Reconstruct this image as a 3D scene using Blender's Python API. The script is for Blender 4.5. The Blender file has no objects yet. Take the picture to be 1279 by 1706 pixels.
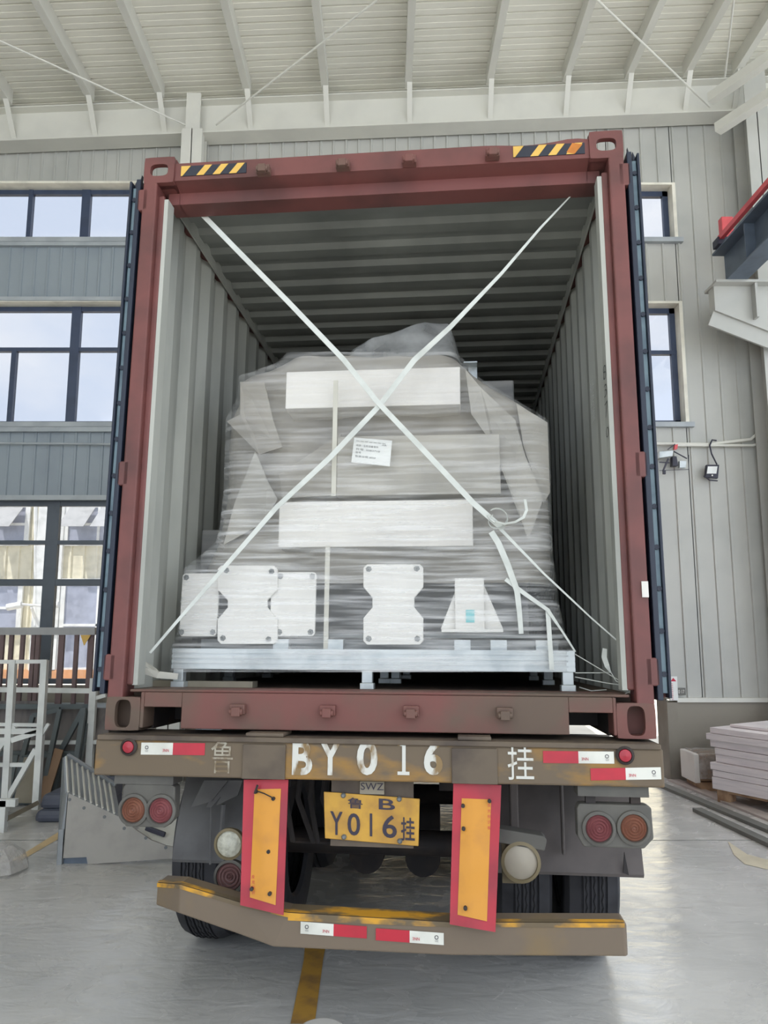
import bpy, math, random
from mathutils import Matrix, Vector
random.seed(7)
C = bpy.context.scene.collection
SC = bpy.context.scene
PI = math.pi

# ------------------------------------------------------------------ camera, sky, sun, exposure
F_PX = 1281.0; PITCH = math.radians(8.5); EYE = 1.75
cam = bpy.data.cameras.new('camera'); cam.sensor_fit = 'HORIZONTAL'; cam.sensor_width = 36.0
cam.lens = 36.0 * F_PX / 1279.0; cam.clip_start = 0.05; cam.clip_end = 300
camo = bpy.data.objects.new('camera', cam); C.objects.link(camo)
camo.location = (0, 0, EYE); camo.rotation_euler = (math.radians(90) + PITCH, 0, 0)
SC.camera = camo
SC.view_settings.view_transform = 'Standard'; SC.view_settings.look = 'None'
SC.view_settings.gamma = 1; SC.view_settings.use_curve_mapping = False
SC.view_settings.exposure = 0.7
SKY_STRENGTH = 1.5
SUN_STRENGTH = 6.0

w = bpy.data.worlds.new('world'); SC.world = w; w.use_nodes = True
nt = w.node_tree; nt.nodes.clear()
out = nt.nodes.new('ShaderNodeOutputWorld'); bg = nt.nodes.new('ShaderNodeBackground')
tc = nt.nodes.new('ShaderNodeTexCoord'); no = nt.nodes.new('ShaderNodeTexNoise')
mp = nt.nodes.new('ShaderNodeMapping'); mp.inputs['Scale'].default_value = (1, 1, 2.2)
no.inputs['Scale'].default_value = 3.0; no.inputs['Detail'].default_value = 6
cr = nt.nodes.new('ShaderNodeValToRGB')
cr.color_ramp.elements[0].position = 0.45; cr.color_ramp.elements[0].color = (0.68, 0.765, 0.90, 1)
cr.color_ramp.elements[1].position = 0.68; cr.color_ramp.elements[1].color = (0.93, 0.95, 0.97, 1)
nt.links.new(tc.outputs['Generated'], mp.inputs[0]); nt.links.new(mp.outputs[0], no.inputs[0])
nt.links.new(no.outputs[0], cr.inputs[0]); nt.links.new(cr.outputs[0], bg.inputs[0])
bg.inputs[1].default_value = SKY_STRENGTH; nt.links.new(bg.outputs[0], out.inputs[0])

sl = bpy.data.lights.new('sun', 'SUN'); sl.energy = SUN_STRENGTH; sl.angle = math.radians(0.6); sl.color = (1, 0.95, 0.86)
so = bpy.data.objects.new('sun', sl); C.objects.link(so)
so.rotation_euler = Vector((0.40, 0.38, -1.0)).to_track_quat('-Z', 'Y').to_euler()

# ------------------------------------------------------------------ frames and picking points on real planes
I4 = Matrix.Identity(4)
BOX = Matrix(((0.99506829, 0.09897341, 0.00658515), (-0.09915107, 0.99437356, 0.03728664), (-0.00285771, -0.03775568, 0.99928291))).to_4x4()
BOX.translation = Vector((-0.0579, 3.4825, EYE - 0.4673))       # frame of the truck: x right, y into the container, z up, origin under the door face
BI = BOX.inverted(); BR = BOX.to_3x3(); BRI = BR.transposed()
ORG = Vector((0, 0, EYE))
def ray(px, py):
    d = Vector((px - 639.5, F_PX, 853 - py)); c, s = math.cos(PITCH), math.sin(PITCH)
    return Vector((d.x, d.y * c - d.z * s, d.y * s + d.z * c))
def W(px, py, Y):
    d = ray(px, py); return ORG + d * (Y / d.y)
def G(px, py, z=0.0):
    d = ray(px, py); return ORG + d * ((z - EYE) / d.z)
def K(px, py, Y):
    o = BI @ ORG; d = BRI @ ray(px, py); return o + d * ((Y - o.y) / d.y)
def lin(c):
    c = c / 255.0
    return c / 12.92 if c <= 0.04045 else ((c + 0.055) / 1.055) ** 2.4
def rgb(r, g, b): return (lin(r), lin(g), lin(b), 1)

# ------------------------------------------------------------------ materials
MATS = {}
def mat(name, col, rough=0.6, metal=0.0, col2=None, scale=4.0, lo=0.45, hi=0.65, stretch=(1, 1, 1), bump=0.0, alpha=None, spec=0.5, detail=6):
    m = bpy.data.materials.new(name); m.use_nodes = True; n = m.node_tree.nodes; l = m.node_tree.links
    p = n['Principled BSDF']; p.inputs['Roughness'].default_value = rough; p.inputs['Metallic'].default_value = metal
    p.inputs['Specular IOR Level'].default_value = spec
    t = n.new('ShaderNodeTexCoord'); mpg = n.new('ShaderNodeMapping'); mpg.inputs['Scale'].default_value = stretch
    l.new(t.outputs['Object'], mpg.inputs[0])
    ns = n.new('ShaderNodeTexNoise'); ns.inputs['Scale'].default_value = scale; ns.inputs['Detail'].default_value = detail
    l.new(mpg.outputs[0], ns.inputs[0])
    r = n.new('ShaderNodeValToRGB'); r.color_ramp.elements[0].position = lo; r.color_ramp.elements[1].position = hi
    c2 = col2 or tuple([x * 0.82 for x in col[:3]] + [1])
    r.color_ramp.elements[0].color = col; r.color_ramp.elements[1].color = c2
    l.new(ns.outputs[0], r.inputs[0]); l.new(r.outputs[0], p.inputs['Base Color'])
    if bump:
        b = n.new('ShaderNodeBump'); b.inputs['Strength'].default_value = bump; b.inputs['Distance'].default_value = 0.02
        l.new(ns.outputs[0], b.inputs['Height']); l.new(b.outputs[0], p.inputs['Normal'])
    if alpha:
        a = n.new('ShaderNodeMapRange'); a.inputs[1].default_value = lo; a.inputs[2].default_value = hi
        a.inputs[3].default_value = alpha[0]; a.inputs[4].default_value = alpha[1]
        l.new(ns.outputs[0], a.inputs[0]); l.new(a.outputs[0], p.inputs['Alpha'])
    MATS[name] = m; return m

WALLW = mat('wall_sheet', rgb(188, 188, 181), 0.45, col2=rgb(176, 177, 171), scale=1.2)
WALLG = mat('wall_band', rgb(150, 160, 166), 0.45, col2=rgb(138, 148, 156), scale=1.2)
DADO = mat('dado', rgb(150, 144, 132), 0.9, col2=rgb(128, 122, 112), scale=1.5, bump=0.1)
ROOFM = mat('roof_sheet', rgb(240, 238, 226), 0.5, col2=rgb(228, 226, 214), scale=0.8)
STEELW = mat('white_steel', rgb(222, 221, 211), 0.5, col2=rgb(214, 213, 204), scale=2)
STEELG = mat('grey_steel', rgb(176, 182, 184), 0.5, col2=rgb(160, 166, 170), scale=3)
FRAME = mat('window_frame', rgb(64, 76, 100), 0.4)
FRAMEG = mat('ground_window_frame', rgb(84, 92, 100), 0.4)
REVEAL = mat('reveal', rgb(240, 236, 220), 0.6)
RED = mat('container_red', rgb(116, 68, 64), 0.55, col2=rgb(88, 56, 53), scale=3.5, lo=0.42, hi=0.72, bump=0.12)
REDD = mat('container_red_dirty', rgb(118, 74, 68), 0.65, col2=rgb(98, 82, 70), scale=2.2, lo=0.42, hi=0.62, bump=0.12)
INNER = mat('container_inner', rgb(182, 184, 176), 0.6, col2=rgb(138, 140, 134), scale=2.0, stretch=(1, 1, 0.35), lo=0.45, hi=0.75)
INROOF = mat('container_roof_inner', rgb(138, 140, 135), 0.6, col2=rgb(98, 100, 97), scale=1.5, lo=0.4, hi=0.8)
PLY = mat('plywood_floor', rgb(96, 80, 66), 0.7, col2=rgb(70, 60, 52), scale=6, stretch=(1, 0.2, 1))
RUBBER = mat('gasket_rubber', rgb(34, 42, 58), 0.5)
SEAL = mat('gasket_lip', rgb(118, 140, 150), 0.45, col2=rgb(96, 116, 128), scale=9)
YEL = mat('hazard_yellow', rgb(222, 180, 88), 0.5)
BLK = mat('hazard_black', rgb(40, 44, 56), 0.5)
RUST = mat('rust_spot', rgb(196, 122, 50), 0.7, scale=20)
BEAMM = mat('trailer_paint', rgb(108, 94, 76), 0.65, col2=rgb(152, 116, 60), scale=5.5, lo=0.5, hi=0.66, stretch=(.7, 1, 1.6), bump=0.15)
BEAMD = mat('trailer_dirty', rgb(104, 92, 78), 0.7, col2=rgb(80, 70, 62), scale=5, bump=0.15)
BUMP = mat('bumper_paint', rgb(118, 104, 88), 0.6, col2=rgb(138, 114, 70), scale=2.5, lo=0.52, hi=0.75, bump=0.1)
BUMPY = mat('bumper_yellow', rgb(214, 158, 50), 0.6, col2=rgb(110, 96, 74), scale=9, lo=0.40, hi=0.52, stretch=(0.6, 1, 1))
PAINTW = mat('stencil_white', rgb(212, 212, 204), 0.7, col2=rgb(140, 116, 80), scale=14, lo=0.52, hi=0.62, stretch=(1, 1, 0.4))
PAINTF = mat('stencil_faded', rgb(168, 162, 146), 0.7, col2=rgb(120, 104, 80), scale=18, lo=0.45, hi=0.58)
DARK = mat('chassis_black', rgb(44, 40, 40), 0.7, col2=rgb(64, 54, 48), scale=5)
GUARD = mat('mudguard', rgb(108, 108, 108), 0.65, col2=rgb(90, 89, 89), scale=4, bump=0.1)
GUARDR = mat('mudguard_right', rgb(98, 91, 88), 0.65, col2=rgb(82, 77, 74), scale=4, bump=0.1)
TYRE = mat('tyre_rubber', rgb(52, 52, 56), 0.75, col2=rgb(38, 38, 42), scale=8)
GROOVE = mat('tyre_groove', rgb(16, 16, 18), 0.9)
LAMPB = mat('lamp_housing', rgb(98, 96, 90), 0.7, col2=rgb(84, 82, 78), scale=6)
LRED = mat('lens_red', rgb(134, 78, 80), 0.5)
LORG = mat('lens_orange', rgb(138, 92, 74), 0.5)
LREDB = mat('lens_bright_red', rgb(170, 46, 60), 0.4)
LMAR = mat('lens_maroon', rgb(112, 82, 80), 0.5)
LWHT = mat('lens_clear', rgb(206, 206, 190), 0.3, col2=rgb(180, 180, 164), scale=40, bump=0.4)
RIM = mat('lamp_rim', rgb(128, 116, 88), 0.6)
RFR = mat('reflector_red', rgb(190, 40, 58), 0.45, col2=rgb(172, 40, 56), scale=6)
RFW = mat('reflector_white', rgb(226, 226, 216), 0.4, col2=rgb(206, 206, 196), scale=6)
RFY = mat('board_yellow', rgb(210, 144, 40), 0.45, col2=rgb(192, 130, 46), scale=6)
BRED = mat('board_red', rgb(178, 38, 54), 0.45, col2=rgb(150, 38, 52), scale=4)
PLATE = mat('plate_yellow', rgb(206, 158, 60), 0.5, col2=rgb(176, 132, 58), scale=8)
INK = mat('ink', rgb(56, 50, 66), 0.6)
INKR = mat('ink_red', rgb(196, 44, 70), 0.6)
PENCIL = mat('marker', rgb(74, 78, 78), 0.8)
CHALK = mat('white_print', rgb(226, 228, 224), 0.7)
GALV = mat('galvanised', rgb(196, 202, 202), 0.35, 0.35, col2=rgb(168, 176, 178), scale=7)
GALVD = mat('galvanised_dark', rgb(120, 124, 124), 0.5, 0.2)
FOAM = mat('white_foam', rgb(228, 225, 218), 0.7, col2=rgb(216, 213, 207), scale=3)
PLATEW = mat('plate_white', rgb(232, 230, 224), 0.5, col2=rgb(220, 218, 212), scale=3)
COVER = mat('cover_fabric', rgb(166, 161, 151), 0.7, col2=rgb(142, 138, 130), scale=2.0, bump=0.3)
COVERL = mat('cover_fabric_light', rgb(180, 176, 166), 0.7, col2=rgb(160, 157, 149), scale=2.5)
MACH = mat('machine_grey', rgb(128, 128, 126), 0.6, col2=rgb(104, 105, 106), scale=3, stretch=(0.5, 1, 4))
FILM = mat('stretch_film', rgb(236, 238, 236), 0.18, col2=rgb(248, 248, 248), scale=3.0, lo=0.42, hi=0.75, stretch=(0.7, 1, 14), bump=0.3, alpha=(0.08, 0.55), detail=10)
def film_opacity():     # film is more opaque round the foot of the load than round its head
    n = FILM.node_tree.nodes; l = FILM.node_tree.links; p = n['Principled BSDF']; src = p.inputs['Alpha'].links[0].from_socket
    t = n.new('ShaderNodeTexCoord'); sp = n.new('ShaderNodeSeparateXYZ'); mr = n.new('ShaderNodeMapRange'); mu = n.new('ShaderNodeMath'); mu.operation = 'MULTIPLY'
    mr.inputs[1].default_value = 0.75; mr.inputs[2].default_value = 1.35; mr.inputs[3].default_value = 1.05; mr.inputs[4].default_value = 0.42
    l.new(t.outputs['Object'], sp.inputs[0]); l.new(sp.outputs[2], mr.inputs[0]); l.new(mr.outputs[0], mu.inputs[0]); l.new(src, mu.inputs[1]); l.new(mu.outputs[0], p.inputs['Alpha'])
film_opacity()
FILM2 = mat('loose_film', rgb(226, 228, 226), 0.2, scale=6, lo=0.35, hi=0.7, bump=0.8, alpha=(0.25, 0.6))
FILMD = mat('film_dirty', rgb(214, 210, 204), 0.2, scale=12, lo=0.35, hi=0.7, bump=0.9, alpha=(0.3, 0.75))
STRAP = mat('strap_white', rgb(212, 216, 210), 0.5, col2=rgb(198, 202, 196), scale=10)
CLOTH = mat('cloth_strap', rgb(206, 204, 192), 0.8)
PAPER = mat('paper_label', rgb(236, 238, 234), 0.7)
TEAL = mat('teal_sticker', rgb(110, 200, 205), 0.6)
REDB = mat('crane_red', rgb(226, 92, 96), 0.5)
CRANE = mat('crane_beam_blue_grey', rgb(96, 108, 122), 0.5)
BLACKP = mat('black_plastic', rgb(48, 48, 62), 0.5)
BROWN = mat('brown_rail', rgb(116, 96, 94), 0.6)
RAILG = mat('rail_grey', rgb(166, 166, 164), 0.5)
RACK = mat('rack_white', rgb(228, 230, 224), 0.45)
DFR = mat('dark_frame', rgb(92, 100, 100), 0.5)
BOARD = mat('leaning_board', rgb(118, 112, 108), 0.7, col2=rgb(98, 94, 92), scale=4, stretch=(4, 4, 0.5))
BOARDB = mat('leaning_board_beige', rgb(150, 142, 124), 0.7)
CUSH = mat('dark_cushion', rgb(78, 82, 94), 0.55)
SHEET = mat('brushed_sheet', rgb(170, 166, 158), 0.5, 0.1, col2=rgb(158, 154, 147), scale=5)
SHEETD = mat('ribbed_sheet', rgb(150, 154, 156), 0.4, 0.3)
PANEL = mat('white_board', rgb(232, 224, 222), 0.6, col2=rgb(214, 206, 206), scale=5, stretch=(0.4, 0.4, 9))
WOOD = mat('pallet_wood', rgb(176, 144, 112), 0.8, col2=rgb(140, 108, 82), scale=8)
CARTON = mat('carton_brown', rgb(150, 122, 96), 0.8)
BAR = mat('flat_bar', rgb(112, 112, 106), 0.6)
STRIPW = mat('plank_pinkish', rgb(190, 180, 172), 0.7)
FLY = mat('floor_yellow', rgb(190, 146, 66), 0.6, col2=rgb(150, 116, 70), scale=7)
FLYP = mat('floor_yellow_pale', rgb(222, 194, 142), 0.5)
CREAM = mat('facade_cream', rgb(240, 232, 206), 0.7)
FWHT = mat('facade_white', rgb(244, 244, 240), 0.7)
ORNG = mat('facade_orange', rgb(226, 166, 120), 0.8)
FGL = mat('facade_glass', rgb(176, 180, 196), 0.15)
FGR = mat('facade_grey', rgb(168, 168, 168), 0.5)

def glass(name, col):
    m = bpy.data.materials.new(name); m.use_nodes = True; n = m.node_tree.nodes; l = m.node_tree.links
    n.remove(n['Principled BSDF']); t = n.new('ShaderNodeBsdfTransparent'); g = n.new('ShaderNodeBsdfGlossy'); x = n.new('ShaderNodeMixShader')
    t.inputs[0].default_value = col; g.inputs['Roughness'].default_value = 0.05; x.inputs[0].default_value = 0.05
    l.new(t.outputs[0], x.inputs[1]); l.new(g.outputs[0], x.inputs[2]); l.new(x.outputs[0], n['Material Output'].inputs[0]); return m
PANE = glass('tinted_glass', (0.64, 0.645, 0.66, 1))
PANEC = glass('clear_glass', (0.62, 0.63, 0.65, 1))

def floor_mat():
    m = mat('concrete_floor', rgb(212, 210, 205), 0.3, col2=rgb(174, 174, 171), scale=0.9, lo=0.35, hi=0.7, stretch=(1, 0.7, 1), bump=0.04)
    n = m.node_tree.nodes; l = m.node_tree.links; p = n['Principled BSDF']
    t = n.new('ShaderNodeTexCoord'); ns = n.new('ShaderNodeTexNoise'); ns.inputs['Scale'].default_value = 3.5; ns.inputs['Detail'].default_value = 8; ns.inputs['Distortion'].default_value = 1.2
    mr = n.new('ShaderNodeMapRange'); mr.inputs[1].default_value = 0.3; mr.inputs[2].default_value = 0.7; mr.inputs[3].default_value = 0.12; mr.inputs[4].default_value = 0.36
    l.new(t.outputs['Object'], ns.inputs[0]); l.new(ns.outputs[0], mr.inputs[0]); l.new(mr.outputs[0], p.inputs['Roughness'])
    mp2 = n.new('ShaderNodeMapping'); mp2.inputs['Scale'].default_value = (1, 2.2, 1); n2 = n.new('ShaderNodeTexNoise'); n2.inputs['Scale'].default_value = 4; n2.inputs['Detail'].default_value = 6; n2.inputs['Distortion'].default_value = .6
    bp_ = n.new('ShaderNodeBump'); bp_.inputs['Strength'].default_value = 0.35; bp_.inputs['Distance'].default_value = 0.02
    l.new(t.outputs['Object'], mp2.inputs[0]); l.new(mp2.outputs[0], n2.inputs[0]); l.new(n2.outputs[0], bp_.inputs['Height']); l.new(bp_.outputs[0], p.inputs['Normal'])
    return m
FLOORM = floor_mat()
OUTG = mat('yard_concrete', rgb(196, 192, 182), 0.8, scale=0.7)

# ------------------------------------------------------------------ mesh collector
class B:
    def __init__(s): s.v = []; s.f = []; s.sm = False
    def add(s, vs, fs):
        k = len(s.v); s.v += [Vector(a) for a in vs]; s.f += [tuple(i + k for i in f) for f in fs]; return s
    def box(s, x0, x1, y0, y1, z0, z1):
        return s.add([(x0,y0,z0),(x1,y0,z0),(x1,y1,z0),(x0,y1,z0),(x0,y0,z1),(x1,y0,z1),(x1,y1,z1),(x0,y1,z1)],
                     [(0,3,2,1),(4,5,6,7),(0,1,5,4),(1,2,6,5),(2,3,7,6),(3,0,4,7)])
    def hexa(s, a, b):      # two quads (lists of 4 points), joined
        return s.add(list(a) + list(b), [(0,1,2,3),(7,6,5,4),(0,4,5,1),(1,5,6,2),(2,6,7,3),(3,7,4,0)])
    def prism(s, pts, d):   # polygon of 3D points pushed by vector d
        n = len(pts); d = Vector(d); a = [Vector(p) for p in pts]
        return s.add(a + [p + d for p in a], [tuple(range(n)), tuple(range(2*n-1, n-1, -1))] + [(i, i + n, (i+1) % n + n, (i+1) % n) for i in range(n)])
    def bar(s, p, q, wd, dp, up=(0, 1, 0)):   # rectangular bar from p to q
        p = Vector(p); q = Vector(q); t = (q - p).normalized(); u = Vector(up); u = (u - t * u.dot(t))
        if u.length < 1e-4: u = Vector((1, 0, 0)) - t * t.x
        u.normalize(); v = t.cross(u); a = [p + v*wd/2*i + u*dp/2*j for i, j in ((-1,-1),(1,-1),(1,1),(-1,1))]
        b = [x + (q - p) for x in a]
        return s.hexa(a, b)
    def tube(s, pts, r, n=8, cap=True):
        pts = [Vector(p) for p in pts]; rs = r if isinstance(r, (list, tuple)) else [r] * len(pts)
        k = len(s.v); u = None
        for i, p in enumerate(pts):
            t = (pts[min(i+1, len(pts)-1)] - pts[max(i-1, 0)]).normalized()
            if u is None: u = t.orthogonal().normalized()
            u = (u - t * u.dot(t)).normalized(); v = t.cross(u)
            for j in range(n):
                a = 2 * PI * j / n; s.v.append(p + (u * math.cos(a) + v * math.sin(a)) * rs[i])
        for i in range(len(pts) - 1):
            for j in range(n):
                s.f.append((k+i*n+j, k+i*n+(j+1) % n, k+(i+1)*n+(j+1) % n, k+(i+1)*n+j))
        if cap: s.f.append(tuple(k + j for j in range(n))[::-1]); s.f.append(tuple(k + (len(pts)-1)*n + j for j in range(n)))
        return s
    def lathe(s, c, ax, prof, n=32, sx=None):    # prof: (radius, offset along axis)
        c = Vector(c); ax = Vector(ax).normalized(); u = ax.orthogonal().normalized(); v = ax.cross(u); k = len(s.v)
        for r, h in prof:
            for j in range(n):
                a = 2*PI*j/n; s.v.append(c + ax*h + (u*math.cos(a) + v*math.sin(a)) * r)
        for i in range(len(prof) - 1):
            for j in range(n):
                s.f.append((k+i*n+j, k+i*n+(j+1) % n, k+(i+1)*n+(j+1) % n, k+(i+1)*n+j))
        return s
    def cyl(s, c, ax, r, h, n=24):
        return s.lathe(c, ax, [(0.0001, 0), (r, 0), (r, h), (0.0001, h)], n)
    def ribbon(s, pts, wd, th=0.003, nrm=(0, -1, 0)):   # flat band through pts, widths wd
        pts = [Vector(p) for p in pts]; ws = wd if isinstance(wd, (list, tuple)) else [wd]*len(pts); k = len(s.v)
        for i, p in enumerate(pts):
            t = (pts[min(i+1, len(pts)-1)] - pts[max(i-1, 0)]).normalized(); n = Vector(nrm); n = (n - t*n.dot(t)).normalized(); a = t.cross(n)
            for q in ((a*-.5*ws[i] + n*th), (a*.5*ws[i] + n*th), (a*.5*ws[i] - n*0.0), (a*-.5*ws[i] - n*0.0)): s.v.append(p + q)
        for i in range(len(pts) - 1):
            for j in range(4): s.f.append((k+i*4+j, k+i*4+(j+1) % 4, k+(i+1)*4+(j+1) % 4, k+(i+1)*4+j))
        s.f.append((k, k+1, k+2, k+3)); e = k + 4*(len(pts)-1); s.f.append((e+3, e+2, e+1, e)); return s
    def text(s, txt, o, xd, zd, wd, ht, push=(0, -0.0015, 0), bold=0.0):   # writing fitted in a wd x ht box with lower-left corner o
        if txt == '1':
            o = Vector(o) + Vector(push); xd = Vector(xd); zd = Vector(zd); P_ = lambda u, v: o + xd*u*wd + zd*v*ht
            if wd < ht * .2: return s.add([P_(0, 0), P_(1, 0), P_(1, 1), P_(0, 1)], [(0, 1, 2, 3)])
            s.add([P_(0, 0), P_(1, 0), P_(1, .1), P_(0, .1)], [(0, 1, 2, 3)]); s.add([P_(.38, .1), P_(.68, .1), P_(.68, 1), P_(.38, 1)], [(0, 1, 2, 3)])
            return s.add([P_(0, .84), P_(.38, .84), P_(.38, 1), P_(0, .96)], [(0, 1, 2, 3)])
        cu = bpy.data.curves.new('t', 'FONT'); cu.body = txt; cu.resolution_u = 4; cu.offset = bold
        ob = bpy.data.objects.new('t', cu); C.objects.link(ob)
        dg = bpy.context.evaluated_depsgraph_get(); me = bpy.data.meshes.new_from_object(ob.evaluated_get(dg))
        bpy.data.objects.remove(ob)
        xs = [v.co.x for v in me.vertices]; ys = [v.co.y for v in me.vertices]
        x0, x1, y0, y1 = min(xs), max(xs), min(ys), max(ys); o = Vector(o) + Vector(push); xd = Vector(xd); zd = Vector(zd)
        s.add([o + xd*((v.co.x-x0)/(x1-x0)*wd) + zd*((v.co.y-y0)/(y1-y0)*ht) for v in me.vertices], [tuple(p.vertices) for p in me.polygons])
        bpy.data.meshes.remove(me); return s
    def mesh(s, name, base=Vector((0,0,0)), smooth=False):
        me = bpy.data.meshes.new(name); me.from_pydata([tuple(v - base) for v in s.v], [], s.f); me.update()
        import bmesh
        bm = bmesh.new(); bm.from_mesh(me); bmesh.ops.recalc_face_normals(bm, faces=bm.faces); bm.to_mesh(me); bm.free()
        if smooth:
            for p in me.polygons: p.use_smooth = True
        return me

class N:
    pass
def make(name, b, m, parent=None, F=I4, label=None, cat=None, group=None, kind=None, bevel=0, smooth=False, base=None):
    """a mesh object: top-level when parent is None, else a part of it (vertices given in the same frame)"""
    n = N()
    if parent: n.F = parent.F; n.base = parent.base
    else:
        n.F = F
        if base is None:
            xs = [v.x for v in b.v]; ys = [v.y for v in b.v]; zs = [v.z for v in b.v]
            base = Vector(((min(xs)+max(xs))/2, (min(ys)+max(ys))/2, min(zs)))
        n.base = Vector(base)
    me = b.mesh(name, n.base, smooth); me.materials.append(m)
    o = bpy.data.objects.new(name, me); C.objects.link(o); n.o = o
    if parent: o.parent = parent.o
    else: o.matrix_world = n.F @ Matrix.Translation(n.base)
    if label: o['label'] = label
    if cat: o['category'] = cat
    if group: o['group'] = group
    if kind: o['kind'] = kind
    if bevel:
        bv = o.modifiers.new('bevel', 'BEVEL'); bv.width = bevel; bv.segments = 2; bv.limit_method = 'ANGLE'
    if smooth and not bevel:
        try: me.set_sharp_from_angle(angle=math.radians(40))
        except Exception: pass
    return n
def thing(name, label, cat, base, F=I4, group=None):
    n = N(); n.F = F; n.base = Vector(base); o = bpy.data.objects.new(name, None); C.objects.link(o); n.o = o
    o.empty_display_size = 0.1; o.matrix_world = F @ Matrix.Translation(n.base); o['label'] = label; o['category'] = cat
    if group: o['group'] = group
    return n
def struct(name, b, m, parent=None, **k):
    return make(name, b, m, parent, kind=None if parent else 'structure', **k)
ORD = ['first','second','third','fourth','fifth','sixth','seventh','eighth','ninth','tenth','eleventh','twelfth','thirteenth']

# ------------------------------------------------------------------ the hall
WY = 9.25
def zof(py, Y=WY): return W(640, py, Y).z
def xof(px, py, Y=WY): return W(px, py, Y).x
OPL, OPR, OPT = -1.35, 3.30, 4.1       # the vehicle doorway in the far wall
b = B().box(-16, 16, -22, WY + 0.25, -0.1, 0); struct('floor', b, FLOORM)
b = B().box(-40, 40, WY + 0.25, 60, -0.12, -0.005); struct('floor_yard', b, OUTG)
def sheet(x0, x1, z0, z1, pitch, rib=0.016, y=WY, ph=0.0, rw=0.035):
    b = B(); pts = [(x0, 0)]; x = math.floor(x0 / pitch) * pitch + ph
    while x < x1 - rw:
        if x > x0 + 0.01: pts += [(x - rw/2, 0), (x - rw/4, -rib), (x + rw/4, -rib), (x + rw/2, 0)]
        x += pitch
    pts.append((x1, 0)); k = []
    for px, d in pts: k.append((px, y + d))
    poly = [Vector((a, c, z0)) for a, c in k] ; n = len(k)
    b.add(poly + [Vector((a, c, z1)) for a, c in k], [(i, i+1, i+1+n, i+n) for i in range(n-1)])
    b.box(x0, x1, y + 0.05, y + 0.12, z0, z1); b.box(x0, x1, y, y+0.05, z0, z0+0.005); b.box(x0, x1, y, y+0.05, z1-0.005, z1)
    b.box(x0, x0+0.005, y, y+0.05, z0, z1); b.box(x1-0.005, x1, y, y+0.05, z0, z1)
    return b
ZT = 9.4; Z1t, Z1b = zof(306), zof(399); Z2t, Z2b = zof(503), zof(705); Z3t = zof(834); DL = zof(1140); DR = zof(1165)
LX = -2.2; RX0 = 2.9; R1 = xof(1121, 360); R2 = xof(1138, 610); RR = (R1 + R2) / 2
def merge(*bs):
    r = B()
    for q in bs: r.add(q.v, q.f)
    return r
wl = merge(sheet(-9, RX0, Z1t, ZT, 0.165), sheet(LX, RX0, OPT, Z1t, 0.165))
wr = merge(sheet(RR, 9, DR, ZT, 0.21), sheet(RX0, RR, Z1t, ZT, 0.21), sheet(RX0, RR, Z2t, Z1b, 0.21), sheet(OPR, RR, DR, Z2b, 0.21), sheet(RX0, OPR, OPT, Z2b, 0.21))
struct('wall_back_upper', wl, WALLW)
struct('wall_back_right', wr, WALLW)
wm = merge(sheet(-9, LX, Z2t, Z1b, 0.165), sheet(-9, LX, Z3t, Z2b, 0.165), sheet(LX, OPL, 0, OPT, 0.165))
struct('wall_back_left', wm, WALLG)
b = B().box(OPR + 0.12, 9, WY - 0.03, WY + 0.2, 0, DR - 0.01); struct('baseboard_right', b, DADO)
b = B().box(-9, LX, WY - 0.03, WY + 0.2, 0, DL - 0.02); struct('baseboard_left', b, DADO)
b = B().box(OPR, OPR + 0.12, WY - 0.05, WY + 0.3, 0, DR - .03); b.box(OPR, OPR + .02, WY + .01, WY + .3, DR - .03, OPT); b.box(OPL - 0.12, OPL, WY - 0.05, WY + 0.3, 0, OPT); b.box(OPL, OPR, WY - 0.05, WY + 0.3, OPT, OPT + 0.1)
struct('trim_1', b, DADO)                                                   # lining of the vehicle doorway
b = B().box(OPR + 0.12, 9, WY - 0.06, WY, DR - 0.03, DR + 0.02); struct('trim_2', b, STEELW)
b = B().box(-9, LX, WY - 0.06, WY + 0.02, Z1b - 0.02, Z1b + 0.07); b.box(-9, LX, WY - 0.06, WY + 0.02, Z2b - 0.02, Z2b + 0.08)
b.box(-9, LX, WY - 0.05, WY + 0.02, Z3t - 0.0, Z3t + 0.06); b.box(-9, LX, WY - 0.05, WY + 0.02, Z2t - 0.05, Z2t + 0.02)
b = B().box(-9, LX, WY - 0.06, WY + 0.02, Z1b - 0.11, Z1b); b.box(-9, LX, WY - 0.06, WY + 0.02, Z2b - 0.12, Z2b)
b.box(-9, LX, WY - 0.05, WY + 0.02, Z3t, Z3t + 0.06); b.box(-9, LX, WY - 0.05, WY + 0.02, Z2t, Z2t + 0.05)
struct('trim_3', b, STEELG)

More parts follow.
